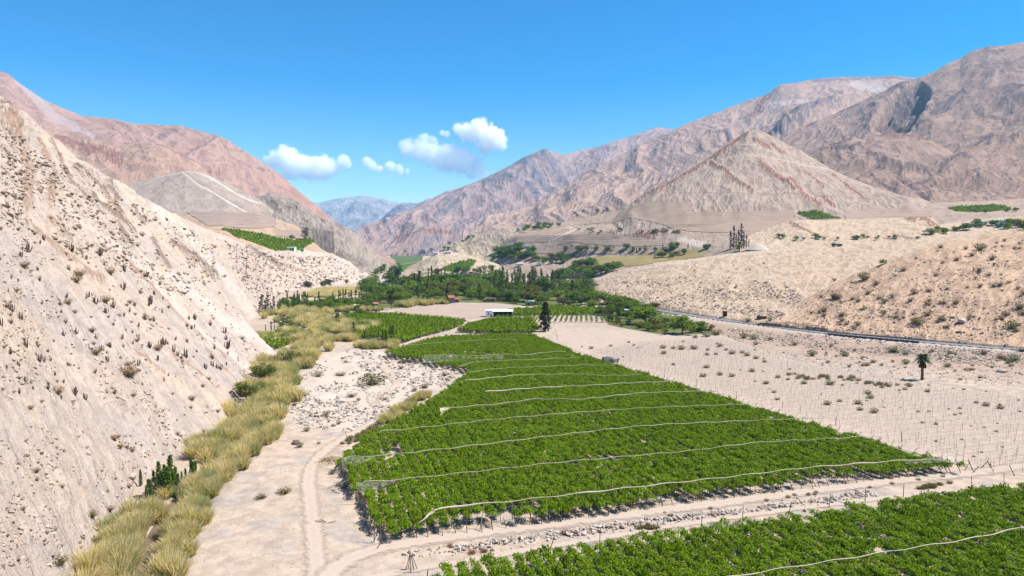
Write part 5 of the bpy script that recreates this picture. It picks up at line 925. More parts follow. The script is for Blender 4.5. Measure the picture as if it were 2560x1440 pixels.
# water tank and tangled netting at the vineyard edge
p = on(1531, 907, 0); o = thing('water_tank', p, 'round dark blue grey water tank beside the vineyard edge', 'tank'); mark('the round water tank', p)
lp(o, 'barrel', MB().tube([(0, 0, 0), (0, 0, 1.5), (0, 0, 1.75), (0, 0, 1.9)], [1.15, 1.15, .85, .3], 16), 'grey_tank'); lp(o, 'lid', MB().tube([(0, 0, 1.88), (0, 0, 2.02)], .33, 10), 'tyre')
cloth('spread_net', 'dark tangle of netting piled beside the blue grey water tank', ([(1505, 893, 1.9), (1515, 891, 1.8), (1528, 892, 1.6), (1548, 900, .6)], [(1503, 901, .3), (1515, 903, .5), (1525, 904, .6), (1545, 905, .2)]), 'dark_pole', 16, 8)
# stakes and pruned wood
def stakes(px, py, n, L, label, spread, seed, mat='pole_wood', pile=True, rz=0):
    p = on(px, py); o = thing('stake_heap', (p[0], p[1], float(gz(p[0], p[1]))), label, 'stakes', rz=rz); r = np.random.default_rng(seed); me = MB().tube([(-.5, 0, 0), (.5, 0, 0)], [.06, .045], 5).mesh('stake', mat)
    for i in range(n):
        c = link('stake', me, o, (r.normal() * spread, r.normal() * spread, .08 + .5 * (i / n if pile else 0))); c.scale = (L * (.6 + .6 * r.random()), 1, 1); c.rotation_euler = (0, .25 * r.normal(), 1.2 + .35 * r.normal())
    return p
mark('the heap of pale stakes', stakes(822, 1152, 42, 2.8, 'heap of pale vine stakes at the corner of the big vineyard', 1.0, 201)); mark('the heap of grey prunings', stakes(850, 1217, 26, 1.4, 'small heap of grey prunings beside the big vineyard', .6, 202, 'dark_pole')); stakes(815, 1306, 3, 2.3, 'three loose stakes lying on the bare yard', .35, 203, 'post_wood', False, -.9); stakes(838, 1229, 4, 1.6, 'few thin sticks lying in front of the grey prunings', .5, 204, 'post_wood', False, -1.4)
p = on(1027, 1425); o = thing('stake_bundle', (p[0], p[1], 0), 'bundle of dark stakes leaning on the pole at the corner of the nearest vineyard', 'stakes')
for dx, dy in ((-.7, -.3), (-.4, .2), (.5, -.3), (.9, .1), (.3, .4)): post((dx, dy, 0), (dx * .15, dy * .15, 2.2), o, 'stake', .8)
for i, (x, y, x2, y2) in enumerate(((955, 1362, 948, 1300), (2452, 1170, 2470, 1152), (2478, 1170, 2468, 1152), (2430, 1182, 2447, 1166), (2478, 1163, 2476, 1155), (1372, 1010, 1364, 1006), (1395, 848, 1388, 822))):
    g = on(x, y); o = post(g, at(x2, y2, g[1] + .8), None, 'stake', 1.2, post_me); o['label'] = ('stay propping the front corner of the big vineyard', 'first leg of the dark trestle past the right tip of the vines', 'second leg of the dark trestle past the right tip of the vines', 'low leaning stake at the right tip of the big vineyard', 'short upright stake inside the dark trestle', 'short stake among the vines under the fourth net', 'long stake leaning alone beside the lone cypress')[i]; o['category'] = 'stake'
# ------------------------------------------------------------------ stream, reeds
strip('stream_bank_shade', [(x, y, 0) for x, y in STREAM[:11]], 6.5, 'bank_shade', .05, gz, across=9)  # dark strip puts the shade under the reeds into the bank's colour
strip('stream', [(x, y, 0) for x, y in STREAM[:9]], 2.2, 'stream_water', -.95, lambda x, y: 0 * x, across=4)
def put(name, mes, p, sc, rz, label=None, cat=None, group=None):
    """mes: one mesh, or (part name, mesh) pairs under an Empty"""
    if isinstance(mes, list):
        o = thing(name, p, label, cat, group, rz, sc)
        for nm, me in mes:
            if me: link(nm, me, o)
    else:
        o = link(name, mes, None, p, None, label, cat, group); o.scale = (sc, sc, sc) if not isinstance(sc, tuple) else sc; o.rotation_euler.z = rz
    return o
r = np.random.default_rng(301); RE = []
def reed_line(L, n, wid, s0, s1, seed, green=.15):
    P = smooth_line([on(x, y) for x, y in L], .5)
    for i in range(n):
        q = P[r.integers(0, len(P))]; RE.append((q[0] + r.normal() * wid, q[1] + r.normal() * wid, s0 + (s1 - s0) * r.random(), r.random() < green + .12))
reed_line([(275, 1480), (290, 1400), (330, 1330), (380, 1290)], 66, 1.3, 1.0, 1.4, 1, .05)            # left bank, near
reed_line([(400, 1470), (420, 1400), (460, 1320), (500, 1240), (520, 1200)], 66, 1.0, .9, 1.25, 2, .1)
reed_line([(470, 1240), (560, 1180), (620, 1120), (680, 1090)], 63, 1.7, .9, 1.3, 3, .08)
reed_line([(500, 1150), (560, 1110), (630, 1060), (690, 1040)], 49, 1.8, 1.0, 1.4, 4, .08)
reed_line([(610, 1090), (640, 1040), (670, 1000), (690, 960)], 58, 3.2, 1.1, 1.5, 5, .1)
reed_line([(660, 985), (690, 940), (730, 900)], 43, 4.5, 1.1, 1.5, 6, .2)
reed_line([(700, 935), (740, 895), (790, 860), (860, 845)], 66, 6.0, 1.2, 1.6, 7, .3)
reed_line([(720, 860), (770, 835), (830, 815), (880, 835)], 81, 9.0, 1.2, 1.7, 8, .35)
reed_line([(700, 805), (760, 795), (800, 800), (850, 825)], 63, 9.0, 1.2, 1.7, 9, .3)
reed_line([(700, 790), (740, 782), (790, 790)], 37, 8.0, 1.2, 1.7, 10, .2)
reed_line([(905, 868), (940, 872), (1000, 868)], 23, 3.0, 1.0, 1.4, 11, .3)
reed_line([(830, 780), (870, 776), (930, 777), (960, 775)], 29, 3.0, 1.0, 1.5, 12, .3)
reed_line([(960, 1060), (1000, 1030), (1040, 1008), (1065, 992)], 31, 1.0, .6, .85, 13, .3)
reed_line([(1085, 762), (1110, 760)], 8, 3, 1.0, 1.4, 14, .5); reed_line([(1010, 768), (1040, 764), (1065, 762)], 17, 4, 1.3, 2.0, 15, .5)
RE = [e for e in RE if not in_poly(np.array([e[0]]), np.array([e[1]]), MAIN)[0]]
RE.sort(key=lambda e: math.hypot(e[0], e[1]) / e[2])
for x, y, s, g in RE[:150]:
    z = float(gz(x, y)); me = (REEDG if g else REED)[r.integers(0, 2 if g else 4)]; q = put('reed_clump', me, (x, y, max(z, -.8)), (s * .95, s * .95, s * (.75 + .5 * r.random())), r.random() * 6.28, None, 'reeds', 'reed clumps along the stream'); tell(q, 'green reed clump' if g else ('tall straw yellow reed clump' if s > 1.22 else 'straw yellow reed clump'), (x, y))
rest = np.array([e for e in RE[150:]], float); n = len(rest); scatter('reed_bed', np.stack([rest[:, 0], rest[:, 1], np.maximum(gz(rest[:, 0], rest[:, 1]), -.8)], 1), np.stack([0 * rest[:, 0], 0 * rest[:, 0], r.random(n) * 6.28], 1), np.repeat(rest[:, 2:3], 3, 1) * 1.1, REED + REEDG, np.where(rest[:, 3] > .5, 4 + r.integers(0, 2, n), r.integers(0, 4, n)))
fl = np.array([on(x, y)[:2] for x, y in zip(700 + 210 * r.random(260), 722 + 22 * r.random(260))]); pf = pix(np.c_[fl, 0 * fl[:, 0]]); kf = in_poly(pf[0], pf[1], [(752, 738), (800, 724), (905, 712), (915, 718), (900, 730), (840, 742), (780, 748)]); fl = fl[kf]; n = len(fl)
scatter('reed_bed', np.c_[fl, 0 * fl[:, 0]], np.stack([np.zeros(n), np.zeros(n), r.random(n) * 6.28], 1), np.repeat(np.array([[2.6, 2.6, 1.0]]), n, 0), REED, r.integers(0, 4, n))
# ------------------------------------------------------------------ trees
KINDS = {'broad_tree': (8.8, 'dark green broad tree', 'tree'), 'green_tree': (6.8, 'bright green bushy tree', 'tree'), 'yellow_tree': (7.8, 'yellowish rust tinged tree', 'tree'), 'poplar_tree': (19.5, 'tall leafy poplar', 'poplar'), 'thicket_poplar': (11.3, 'dark slender young poplar', 'poplar'), 'slim_poplar': (11.3, 'slim young poplar', 'poplar'), 'spire_tree': (14.3, 'dark narrow spire tree', 'tree'), 'grey_tree': (6.3, 'pale grey leaved tree', 'tree'), 'lone_cypress': (16, '', 'cypress'), 'eucalyptus_tree': (27, 'big dark ragged eucalyptus', 'tree'), 'acacia_tree': (5.2, 'low spreading green acacia', 'tree')}
def tree(kind, px, py, hpx, label=None, group='trees of the village and valley floor', wx=1.0, world_=None):
    p = hit(px, py) if world_ is None else world_; h, ph, cat = KINDS[kind]; s = hpx * p[1] / F / h; cr, tk = PROTO[kind][r.integers(0, len(PROTO[kind]))]; w = s * wx * (.9 + .2 * r.random())
    o = put(kind, [('crown', cr), ('trunk', tk)], p, (w, w, s), r.random() * 6.28, label, cat, group if label is None else None)
    if label is None: tell(o, ph, p)
    return o, p
_, p = tree('lone_cypress', 1363, 829, 76, 'lone dark broad cypress standing between the small vineyard and the sandy field'); mark('the lone cypress', p)
_, p = tree('eucalyptus_tree', 996, 718, 62, 'tallest dark eucalyptus above the village trees, ragged at the top', wx=.9); mark('the tallest eucalyptus', p)
_, p = tree('eucalyptus_tree', 978, 774, 52, 'broad dark eucalyptus at the corner of the ploughed field', wx=1.25); mark('the broad eucalyptus', p)
_, p = tree('eucalyptus_tree', 763, 606, 40, 'dark eucalyptus alone on the bench beside the rocky knoll', wx=1.3); mark('the bench eucalyptus', p); tree('broad_tree', 730, 600, 14, 'small dark bush tree left of the eucalyptus on the bench')
_, p = tree('broad_tree', 1362, 738, 48, 'darkest wide tree in front of the poplar grove', wx=1.15); mark('the darkest wide tree', p)
_, p = tree('green_tree', 1706, 836, 47, 'round dark green bush tree at the head of the sandy field', wx=1.15); mark('the round bush tree', p)
_, p = tree('green_tree', 1612, 812, 48, 'big bright green tree below the red house', wx=1.25); mark('the big bright tree', p)
_, p = tree('broad_tree', 903, 792, 22, 'dark round bush at the corner of the square vineyard', wx=1.1); tree('slim_poplar', 842, 817, 46, 'bright leafy poplar at the reed edge of the square vineyard', wx=1.6); tree('slim_poplar', 884, 836, 32, 'short pointed poplar in front of the square vineyard', wx=1.7)
tree('green_tree', 1752, 826, 26, 'smaller green bush tree right of the round bush tree', wx=1.1); tree('broad_tree', 2205, 661, 14, 'single green bush on the sandy slope below the crest', wx=1.4); tree('green_tree', 1848, 628, 20, 'green bush at the foot of the spire trees beside the white sand heap', wx=1.2)
for px, py, h in ((655, 783, 48), (663, 785, 36), (669, 786, 50), (677, 785, 30), (685, 784, 44), (649, 782, 28)): tree('spire_tree', px, py, h, None, wx=1.1)
mark('the left spire trees', hit(668, 784))
for px, py, h in ((664, 830, 20), (678, 829, 27), (686, 829, 20)): tree('spire_tree', px, py, h, None, wx=.9)
for i in range(16): tree('slim_poplar', 902 + 5.6 * i + r.normal() * 2, 862 - .25 * i + r.normal() * 2, 26 + 14 * r.random() + (16 if i in (13, 14, 15) else 0), None)
mark('the row of slim poplars', hit(945, 861))
for i, (px, h) in enumerate(((1826, 46), (1834, 58), (1840, 36), (1846, 50), (1853, 62), (1859, 44), (1866, 34), (1872, 24))): tree('spire_tree', px, 621 + r.normal(), h, None, wx=.75)
mark('the white sand heap', hit(1848, 622))
for i in range(34): tree('poplar_tree', 1235 + 165 * r.random(), 715 + 26 * r.random(), 44 + 16 * r.random(), None, wx=.85)
mark('the poplar grove', hit(1310, 735))
def grove(n, poly, kinds, h0, h1, wx=(1.0, 1.5)):
    X0, Y0 = np.min(poly, 0); X1, Y1 = np.max(poly, 0); k = 0
    while k < n:
        x, y = X0 + (X1 - X0) * r.random(), Y0 + (Y1 - Y0) * r.random()
        if in_poly(np.array([x]), np.array([y]), poly)[0]: tree(kinds[r.integers(0, len(kinds))], x, y, h0 + (h1 - h0) * r.random(), None, wx=wx[0] + (wx[1] - wx[0]) * r.random()); k += 1
B, G_, Y_, GR, SPi, SL = 'broad_tree', 'green_tree', 'yellow_tree', 'grey_tree', 'spire_tree', 'slim_poplar'
grove(70, [(1010, 764), (1130, 748), (1240, 752), (1250, 705), (1010, 708)], [B, B, Y_, G_, GR, G_, G_], 22, 34)
grove(26, [(1020, 750), (1240, 752), (1480, 762), (1470, 720), (1240, 715), (1020, 715)], [SL, SPi, 'poplar_tree'], 26, 46, (.8, 1.2))
grove(12, [(1020, 755), (1120, 745), (1120, 712), (1020, 715)], [SPi, SPi, SL], 30, 50, (.8, 1.1))
grove(50, [(1240, 758), (1500, 768), (1470, 700), (1420, 700), (1400, 735), (1240, 735)], [B, B, G_, B, GR], 20, 32)
grove(7, [(1255, 758), (1340, 762), (1345, 735), (1260, 730)], [Y_], 28, 36, (1.1, 1.4))
grove(40, [(1480, 790), (1540, 800), (1640, 800), (1640, 775), (1560, 765), (1470, 745)], [B, G_, B, G_, Y_], 18, 30)
grove(22, [(1530, 812), (1660, 836), (1800, 830), (1790, 818), (1650, 808)], [G_, Y_, 'acacia_tree'], 9, 18, (1.1, 1.7))
for px, h in ((1523, 46), (1531, 40), (1541, 44), (1549, 36)): tree(SL, px, 806, h, None, wx=1.2)
grove(50, [(690, 792), (780, 772), (950, 764), (940, 745), (800, 748), (700, 765)], [SL], 20, 36, (.9, 1.3)); grove(40, [(700, 775), (860, 790), (930, 775), (900, 755), (700, 755)], [G_, B], 12, 22)
grove(34, [(900, 770), (1000, 765), (985, 705), (920, 705)], [G_, B, B], 18, 32)
grove(26, [(1035, 690), (1240, 686), (1240, 676), (1035, 681)], [SPi, GR, B], 10, 22, (.9, 1.4)); grove(16, [(935, 690), (1000, 690), (990, 674), (945, 678)], [B, SPi], 10, 20)
grove(34, [(1232, 652), (1330, 656), (1340, 632), (1300, 618), (1240, 628)], [B, B, G_], 9, 20); grove(26, [(1330, 662), (1425, 662), (1425, 642), (1340, 645)], [B, B, GR], 9, 17)
grove(24, [(1430, 690), (1560, 684), (1560, 662), (1440, 666)], [B, B, G_], 12, 26); grove(28, [(1380, 705), (1480, 700), (1470, 684), (1390, 688)], [G_, B], 12, 22)
grove(16, [(1285, 577), (1425, 575), (1425, 565), (1300, 566)], [B, G_], 6, 13, (1.1, 1.6)); grove(24, [(1440, 580), (1560, 582), (1700, 584), (1700, 578), (1440, 573)], [B, GR], 4, 9, (1.2, 1.8)); grove(8, [(1430, 545), (1540, 525), (1530, 518), (1430, 535)], [B], 4, 10, (1.1, 1.5))
grove(26, [(1340, 632), (1400, 640), (1700, 632), (1810, 622), (1800, 612), (1690, 618), (1420, 626)], [B, B, SPi, GR], 7, 18, (1.0, 1.5)); grove(9, [(1620, 655), (1730, 640), (1740, 632), (1640, 645)], [B, SPi], 8, 18)
grove(20, [(1930, 605), (2120, 602), (2300, 600), (2290, 592), (2100, 592), (1930, 594)], [GR, G_, B], 6, 13, (1.1, 1.7)); grove(26, [(2320, 590), (2450, 572), (2560, 575), (2560, 560), (2430, 560), (2330, 575)], [B, B, G_, 'acacia_tree'], 8, 18, (1.1, 1.7)); grove(6, [(2440, 535), (2560, 530), (2540, 518), (2460, 520)], [B], 6, 12)
grove(16, [(960, 640), (1060, 634), (1140, 622), (1060, 628), (965, 632)], [B, SPi], 5, 10); grove(8, [(1100, 628), (1190, 592), (1180, 588), (1100, 618)], [B], 4, 8, (1.2, 1.8)); grove(9, [(745, 722), (900, 708), (890, 700), (760, 712)], [G_, 'acacia_tree'], 8, 14, (1.1, 1.6))
for x, y, h, lab in ((615, 1003, 50, 'dense green acacia hanging over the reeds at the left hillside foot'), (655, 955, 48, 'green acacia between the hillside foot and the reeds, behind the dense one'), (723, 918, 42, 'bright green acacia at the top of the near reeds'), (715, 858, 26, 'brown grey bush tree beside the tiny vineyard')):
    _, p = tree('acacia_tree' if 'brown' not in lab else 'grey_tree', x, y, h, lab, wx=1.15); mark(('the dense green acacia', 'the middle green acacia', 'the upper green acacia', 'the brown bush tree')[('dense' in lab and 'behind' not in lab) * 0 + ('behind' in lab) * 1 + ('bright' in lab) * 2 + ('brown' in lab) * 3], p)
for i, (x, y, h) in enumerate(((392, 1246, 58), (405, 1244, 70), (420, 1246, 84), (434, 1243, 64), (447, 1238, 58), (366, 1250, 40), (378, 1248, 52), (465, 1222, 54), (484, 1208, 58), (352, 1215, 44), (385, 1238, 66), (398, 1240, 92), (412, 1236, 80), (428, 1236, 104), (440, 1232, 70), (372, 1244, 50), (455, 1226, 50), (478, 1205, 66), (490, 1200, 50))): tree('thicket_poplar', x, y, h, None, 'dark young poplars in the near reeds', wx=.85 + .6 * r.random())
mark('the dark poplar thicket', on(415, 1236))
grove(26, [(700, 800), (780, 778), (870, 800), (890, 850), (800, 860), (740, 880), (700, 920), (690, 850)], [G_, 'acacia_tree', GR], 9, 16, (1.1, 1.8))
grove(60, [(1000, 766), (1240, 756), (1500, 768), (1470, 715), (1250, 712), (1010, 712)], [G_, G_, Y_, GR], 9, 16, (1.4, 2.2))
grove(26, [(1500, 800), (1640, 835), (1800, 832), (1700, 800), (1560, 775)], [G_, 'acacia_tree', GR], 7, 12, (1.4, 2.2))
# palm
p = on(2305, 950); pm = thing('palm_tree', p, 'single palm with dark fronds and a skirt of dead brown leaves', 'palm', sc=p[1] / 229.0); mark('the palm', p)
m = MB().tube([(0, 0, -.3), (.05, 0, 1.5), (.0, .05, 4), (0, 0, 7.2)], [.55, .42, .40, .45], 10); lp(pm, 'trunk', m, 'palm_trunk'); rp = np.random.default_rng(88)
def frond(a, el, L, droop, wid):
    n = 9; V = []; Fs = []; ca, sa = math.cos(a), math.sin(a); P = []
    for i in range(n):
        t = i / (n - 1); x = L * (t * math.cos(el) ); z = L * (t * math.sin(el)) - droop * t * t; P.append((x, z))
    m = MB()
    for i in range(n - 1):
        (x0, z0), (x1, z1) = P[i], P[i + 1]; t = (i + .5) / (n - 1); w = wid * (math.sin(3.14 * min(1, .12 + .9 * t)) + .1)
        for sg in (-1, 1):
            m.add([(ca * x0, sa * x0, z0), (ca * x1, sa * x1, z1), (ca * (x1 + .3) - sa * w * sg, sa * (x1 + .3) + ca * w * sg, z1 - .25), (ca * (x0 + .42) - sa * w * sg, sa * (x0 + .42) + ca * w * sg, z0 - .25)], ((0, 1, 2, 3),))
    return m
for k in range(46):
    el = -.35 + 1.75 * rp.random(); c = link('frond', frond(rp.random() * 6.28, el, 2.6 + .5 * rp.random(), 1.3, .42).mesh('frond', 'frond'), pm, (0, 0, 7.4))
for k in range(26): link('dead_frond', frond(rp.random() * 6.28, -1.15 - .35 * rp.random(), 2.5 + .6 * rp.random(), .1, .3).mesh('dead_frond', 'dead_frond'), pm, (0, 0, 7.1))
# white sand heap
p = hit(1893, 624); hp = MB(); n = 24; rr = [(0, 1.0), (.25, .86), (.5, .55), (.75, .25), (1.0, -.05)]; V = [(0, 0, 6.4)]
for q, z in rr[1:]:
    for k in range(n): a = k * 6.283 / n; V.append((math.cos(a) * q * 14 * (1 + .1 * math.sin(3 * a)), math.sin(a) * q * 10, z * 6.4))
Fs = [(0, 1 + k, 1 + (k + 1) % n) for k in range(n)] + [(1 + i * n + k, 1 + (i + 1) * n + k, 1 + (i + 1) * n + (k + 1) % n, 1 + i * n + (k + 1) % n) for i in range(3) for k in range(n)]
link('sand_heap', new_mesh('sand_heap', V, Fs, 'pale_stone', True), None, p, None, 'white heap of sand beside the dark spire trees', 'sand heap')
# ------------------------------------------------------------------ shrubs, cacti, weeds
def shrub_at(kind, px, py, wpx, ph, group, label=None, hs=1.0):
    p = hit(px, py); wpx = wpx * (.82 if kind in ('green_shrub', 'grey_shrub') and px > 1500 else 1)
    i = r.integers(0, len(SHRUB[kind])); tw_, lf = SHRUB[kind][i]; R1 = {'dry_shrub': 1.0, 'grey_shrub': 1.25, 'green_shrub': 1.2, 'weed_tuft': .8, 'red_shrub': .8, 'silver_shrub': 1.3}[kind]; s = wpx * p[1] / F / (2 * R1)
    o = put(kind, [('twigs', tw_), ('foliage', lf)], p, (s, s, s * hs), r.random() * 6.28, label, 'weeds' if kind == 'weed_tuft' else 'shrub', group if not label else None)
    if not label: tell(o, ph, p)
    return o, p
def spots(n, poly, dens=None):
    out = []; X0, Y0 = np.min(poly, 0); X1, Y1 = np.max(poly, 0)
    while len(out) < n:
        x, y = X0 + (X1 - X0) * r.random(), Y0 + (Y1 - Y0) * r.random()
        if in_poly(np.array([x]), np.array([y]), poly)[0] and (dens is None or r.random() < dens(x, y)): out.append((x, y))
    return out
SLOPE = [(0, 330), (150, 420), (330, 520), (520, 600), (640, 680), (600, 760), (670, 880), (600, 960), (470, 1100), (300, 1250), (230, 1420), (0, 1420)]
for x, y, w in ((145, 985, 36), (325, 940, 56), (230, 1292, 36), (275, 1278, 26), (150, 1410, 50), (190, 705, 34), (60, 668, 28), (265, 755, 30), (275, 685, 32), (200, 690, 34), (480, 1000, 22), (510, 1080, 14), (285, 1100, 26), (300, 1120, 24), (92, 1180, 22), (395, 875, 26), (240, 885, 30), (230, 830, 24), (170, 760, 26), (545, 1030, 16), (40, 730, 22), (355, 590, 20), (155, 1220, 20), (58, 1275, 20), (235, 1358, 34)): shrub_at('dry_shrub' if y < 1250 or w < 30 else 'weed_tuft', x, y, w, 'rounded brown shrub', 'dry shrubs on the left hillside')
def dn(x, y): return .9 if y < 1000 else .55
for x, y in spots(70, SLOPE, dn): shrub_at(('dry_shrub', 'dry_shrub', 'grey_shrub')[r.integers(0, 3)], x, y, 8 + 12 * r.random(), 'small brown shrub', 'dry shrubs on the left hillside')
CZ = [(0, 640), (120, 590), (330, 700), (500, 800), (640, 860), (560, 930), (420, 960), (200, 1000), (0, 1010)]
def cactus_at(px, py, h):
    p = hit(px, py); s = .88 * h * p[1] / F / 2.7; o = put('cactus', CACTUS[r.integers(0, 6)], p, (s, s, s), r.random() * 6.28, None, 'cactus', 'candelabra cacti on the left hillside'); tell(o, 'tall dark branching cactus' if h > 21 else 'small dark branching cactus', p)
for x, y, h in ((30, 780, 28), (72, 630, 34), (68, 870, 30), (120, 975, 26), (55, 800, 26), (110, 905, 24), (250, 640, 24), (312, 680, 26), (308, 725, 26), (378, 760, 26), (372, 765, 18), (240, 760, 26), (284, 770, 26), (192, 835, 22), (365, 695, 22), (180, 630, 26), (435, 880, 24), (465, 893, 26), (402, 868, 26), (362, 800, 22), (412, 862, 24), (568, 872, 28), (487, 800, 20), (375, 870, 22), (100, 905, 26), (270, 905, 20), (4, 815, 24), (565, 850, 18), (160, 840, 18), (215, 1000, 22), (188, 985, 24)): cactus_at(x, y, h)
for x, y in spots(95, CZ): cactus_at(x, y, 9 + 11 * r.random())
# weeds of the empty field
for x, y, w in ((1478, 872, 14), (1455, 868, 7), (1527, 866, 11), (1572, 857, 10), (1585, 864, 9), (1659, 885, 18), (1657, 871, 18), (1683, 872, 14), (1703, 874, 22), (1735, 873, 22), (1769, 876, 12), (1768, 888, 14), (1790, 887, 12), (1683, 913, 12), (1766, 920, 18), (1758, 942, 20), (1800, 866, 16), (1815, 876, 12), (1830, 885, 20), (1855, 883, 14), (1868, 890, 18), (1890, 897, 16), (1912, 906, 14), (1880, 930, 18), (1800, 938, 18), (1830, 942, 18), (1945, 945, 16), (1915, 960, 18), (1970, 950, 12), (1935, 982, 14), (1943, 1000, 14), (2068, 1012, 22), (2099, 1005, 14), (2145, 1010, 22), (2150, 1026, 18), (2185, 1032, 24), (2170, 985, 20), (2176, 996, 22), (2010, 960, 18), (2075, 962, 26), (2205, 970, 14), (2295, 1030, 10), (2322, 1030, 9), (2402, 1035, 9), (2400, 1022, 10), (2465, 1015, 20), (2500, 1022, 20), (2440, 1008, 12), (2388, 1038, 10), (2340, 1062, 12), (2306, 1058, 10), (2262, 975, 14), (2318, 980, 16), (2410, 975, 10), (2550, 1030, 9), (2490, 1080, 10), (2340, 1105, 10), (2405, 1100, 8), (2460, 1070, 8), (1545, 900, 10), (1557, 893, 7), (2120, 950, 12), (2400, 950, 12), (2450, 945, 14)):
    shrub_at('weed_tuft', x, y, w * 1.1, 'olive weed tuft' if w > 12 else 'small olive weed', 'weed tufts in the empty trellis field')
for x, y in spots(46, [(1500, 850), (1800, 845), (2050, 925), (2550, 985), (2550, 1140), (2420, 1150), (1800, 975)]): shrub_at('weed_tuft', x, y, 4 + 6 * r.random(), 'tiny trellis weed', 'weed tufts in the empty trellis field')
for x, y in spots(30, [(1960, 935), (2150, 945), (2180, 955), (1980, 948)]) + spots(16, [(2150, 955), (2290, 965), (2280, 975), (2150, 962)]): shrub_at('weed_tuft', x, y, 10 + 9 * r.random(), 'grassy weed tuft', 'weeds along the bank under the palm')
# shrubs of the right hillside and road bank
for x, y, w, k in ((2295, 812, 46, 'green_shrub'), (2450, 625, 40, 'green_shrub'), (2110, 890, 30, 'green_shrub'), (2030, 890, 36, 'green_shrub'), (2265, 910, 28, 'green_shrub'), (2530, 822, 50, 'green_shrub'), (2448, 678, 34, 'grey_shrub'), (2390, 760, 36, 'grey_shrub'), (2160, 700, 44, 'green_shrub'), (2190, 712, 34, 'grey_shrub'), (2085, 745, 44, 'grey_shrub'), (2060, 780, 44, 'grey_shrub'), (2105, 790, 36, 'grey_shrub'), (2240, 795, 28, 'grey_shrub'), (2550, 772, 46, 'grey_shrub'), (2170, 735, 30, 'grey_shrub'), (2145, 755, 26, 'grey_shrub'), (2360, 760, 26, 'grey_shrub'), (2480, 650, 28, 'grey_shrub'), (2430, 640, 26, 'grey_shrub'), (2086, 702, 16, 'green_shrub'), (2500, 715, 32, 'grey_shrub'), (2340, 690, 24, 'grey_shrub'), (2350, 800, 28, 'grey_shrub'), (1870, 804, 24, 'green_shrub'), (1925, 802, 18, 'green_shrub'), (2425, 925, 14, 'green_shrub'), (2480, 920, 14, 'green_shrub'), (1860, 845, 30, 'green_shrub'), (1885, 848, 28, 'silver_shrub'), (1890, 862, 20, 'green_shrub'), (1925, 850, 20, 'green_shrub'), (2235, 880, 34, 'weed_tuft'), (2265, 885, 24, 'silver_shrub'), (2330, 880, 26, 'grey_shrub'), (2535, 900, 34, 'silver_shrub'), (2520, 908, 18, 'green_shrub'), (2460, 885, 36, 'grey_shrub'), (2375, 888, 34, 'grey_shrub'), (1738, 845, 18, 'weed_tuft'), (1768, 842, 30, 'silver_shrub'), (1790, 838, 30, 'weed_tuft')):
    shrub_at(k, x, y, w, {'green_shrub': 'green twiggy shrub', 'grey_shrub': 'bare grey shrub', 'silver_shrub': 'silvery shrub', 'weed_tuft': 'tawny grass tuft'}[k], 'shrubs of the right hillside')
RS = [(1990, 790), (2080, 715), (2220, 650), (2400, 603), (2560, 580), (2560, 830), (2300, 838), (2080, 820)]
for x, y in spots(85, RS): shrub_at(('grey_shrub', 'grey_shrub', 'dry_shrub', 'green_shrub')[r.integers(0, 4)], x, y, 9 + 15 * r.random() * (.5 + (y - 580) / 300), 'small bare shrub', 'shrubs of the right hillside')
for x, y in spots(30, [(1960, 850), (2100, 865), (2560, 890), (2560, 935), (2100, 925), (1900, 870)]): shrub_at(('grey_shrub', 'dry_shrub', 'weed_tuft')[r.integers(0, 3)], x, y, 8 + 14 * r.random(), 'low bank scrub', 'scrub on the bank below the road')
for x, y in spots(26, [(1560, 700), (1800, 660), (2000, 640), (2030, 720), (1900, 780), (1700, 760)]): shrub_at('grey_shrub', x, y, 5 + 7 * r.random(), 'tiny shrub on the sandy hill', 'shrubs on the sandy hill')
# the stony yard
for x, y, w, k, lab in ((930, 962, 74, 'green_shrub', 'wide olive bush in the middle of the stony yard'), (760, 990, 36, 'grey_shrub', 'grey green bush at the reed side of the stony yard'), (878, 992, 32, 'grey_shrub', 'grey bush between two tracks in the stony yard'), (795, 942, 26, 'weed_tuft', 'flat olive tuft at the top of the stony yard'), (850, 940, 34, 'weed_tuft', 'long dry tuft in the upper stony yard'), (815, 1040, 24, 'dry_shrub', 'round dry brown bush in the stony yard'), (750, 1118, 22, 'green_shrub', 'leafy green bush beside black rocks at the reed edge'), (797, 1110, 12, 'green_shrub', 'small twin green bush beside the track'), (830, 1185, 20, 'weed_tuft', 'olive tuft beside the heap of stakes'), (767, 1078, 20, 'green_shrub', 'low green bush above the black rocks'), (654, 1245, 36, 'weed_tuft', 'long strip of green weed on the bare yard'), (710, 1233, 44, 'weed_tuft', 'second strip of weed on the bare yard'), (1013, 880, 26, 'dry_shrub', 'reddish dry bush below the slim poplars'), (1062, 970, 26, 'weed_tuft', 'brown green tuft at the right of the stony yard'), (1112, 940, 20, 'dry_shrub', 'upright dry bush where the yard narrows'), (1010, 908, 20, 'green_shrub', 'green bush at the vineyard edge of the yard')):
    _, p = shrub_at(k, x, y, w, '', None, lab, .7 if w > 30 else 1.0)
    if x in (930, 760, 654): mark({930: 'the wide olive bush', 760: 'the grey green bush', 654: 'the strip of green weed'}[x], p)
for x, y in spots(40, [(740, 1060), (730, 980), (800, 900), (900, 885), (1150, 930), (1070, 985), (960, 1050), (860, 1080)]): shrub_at(('dry_shrub', 'grey_shrub', 'weed_tuft')[r.integers(0, 3)], x, y, 7 + 12 * r.random(), 'dry tuft in the stony yard', 'tufts in the stony yard')
for x, y in spots(34, [(890, 1110), (960, 1070), (1010, 1040), (940, 1062), (850, 1110)]): shrub_at('weed_tuft', x, y, 10 + 12 * r.random(), 'brown trackside weed', 'weeds along the vineyard track')
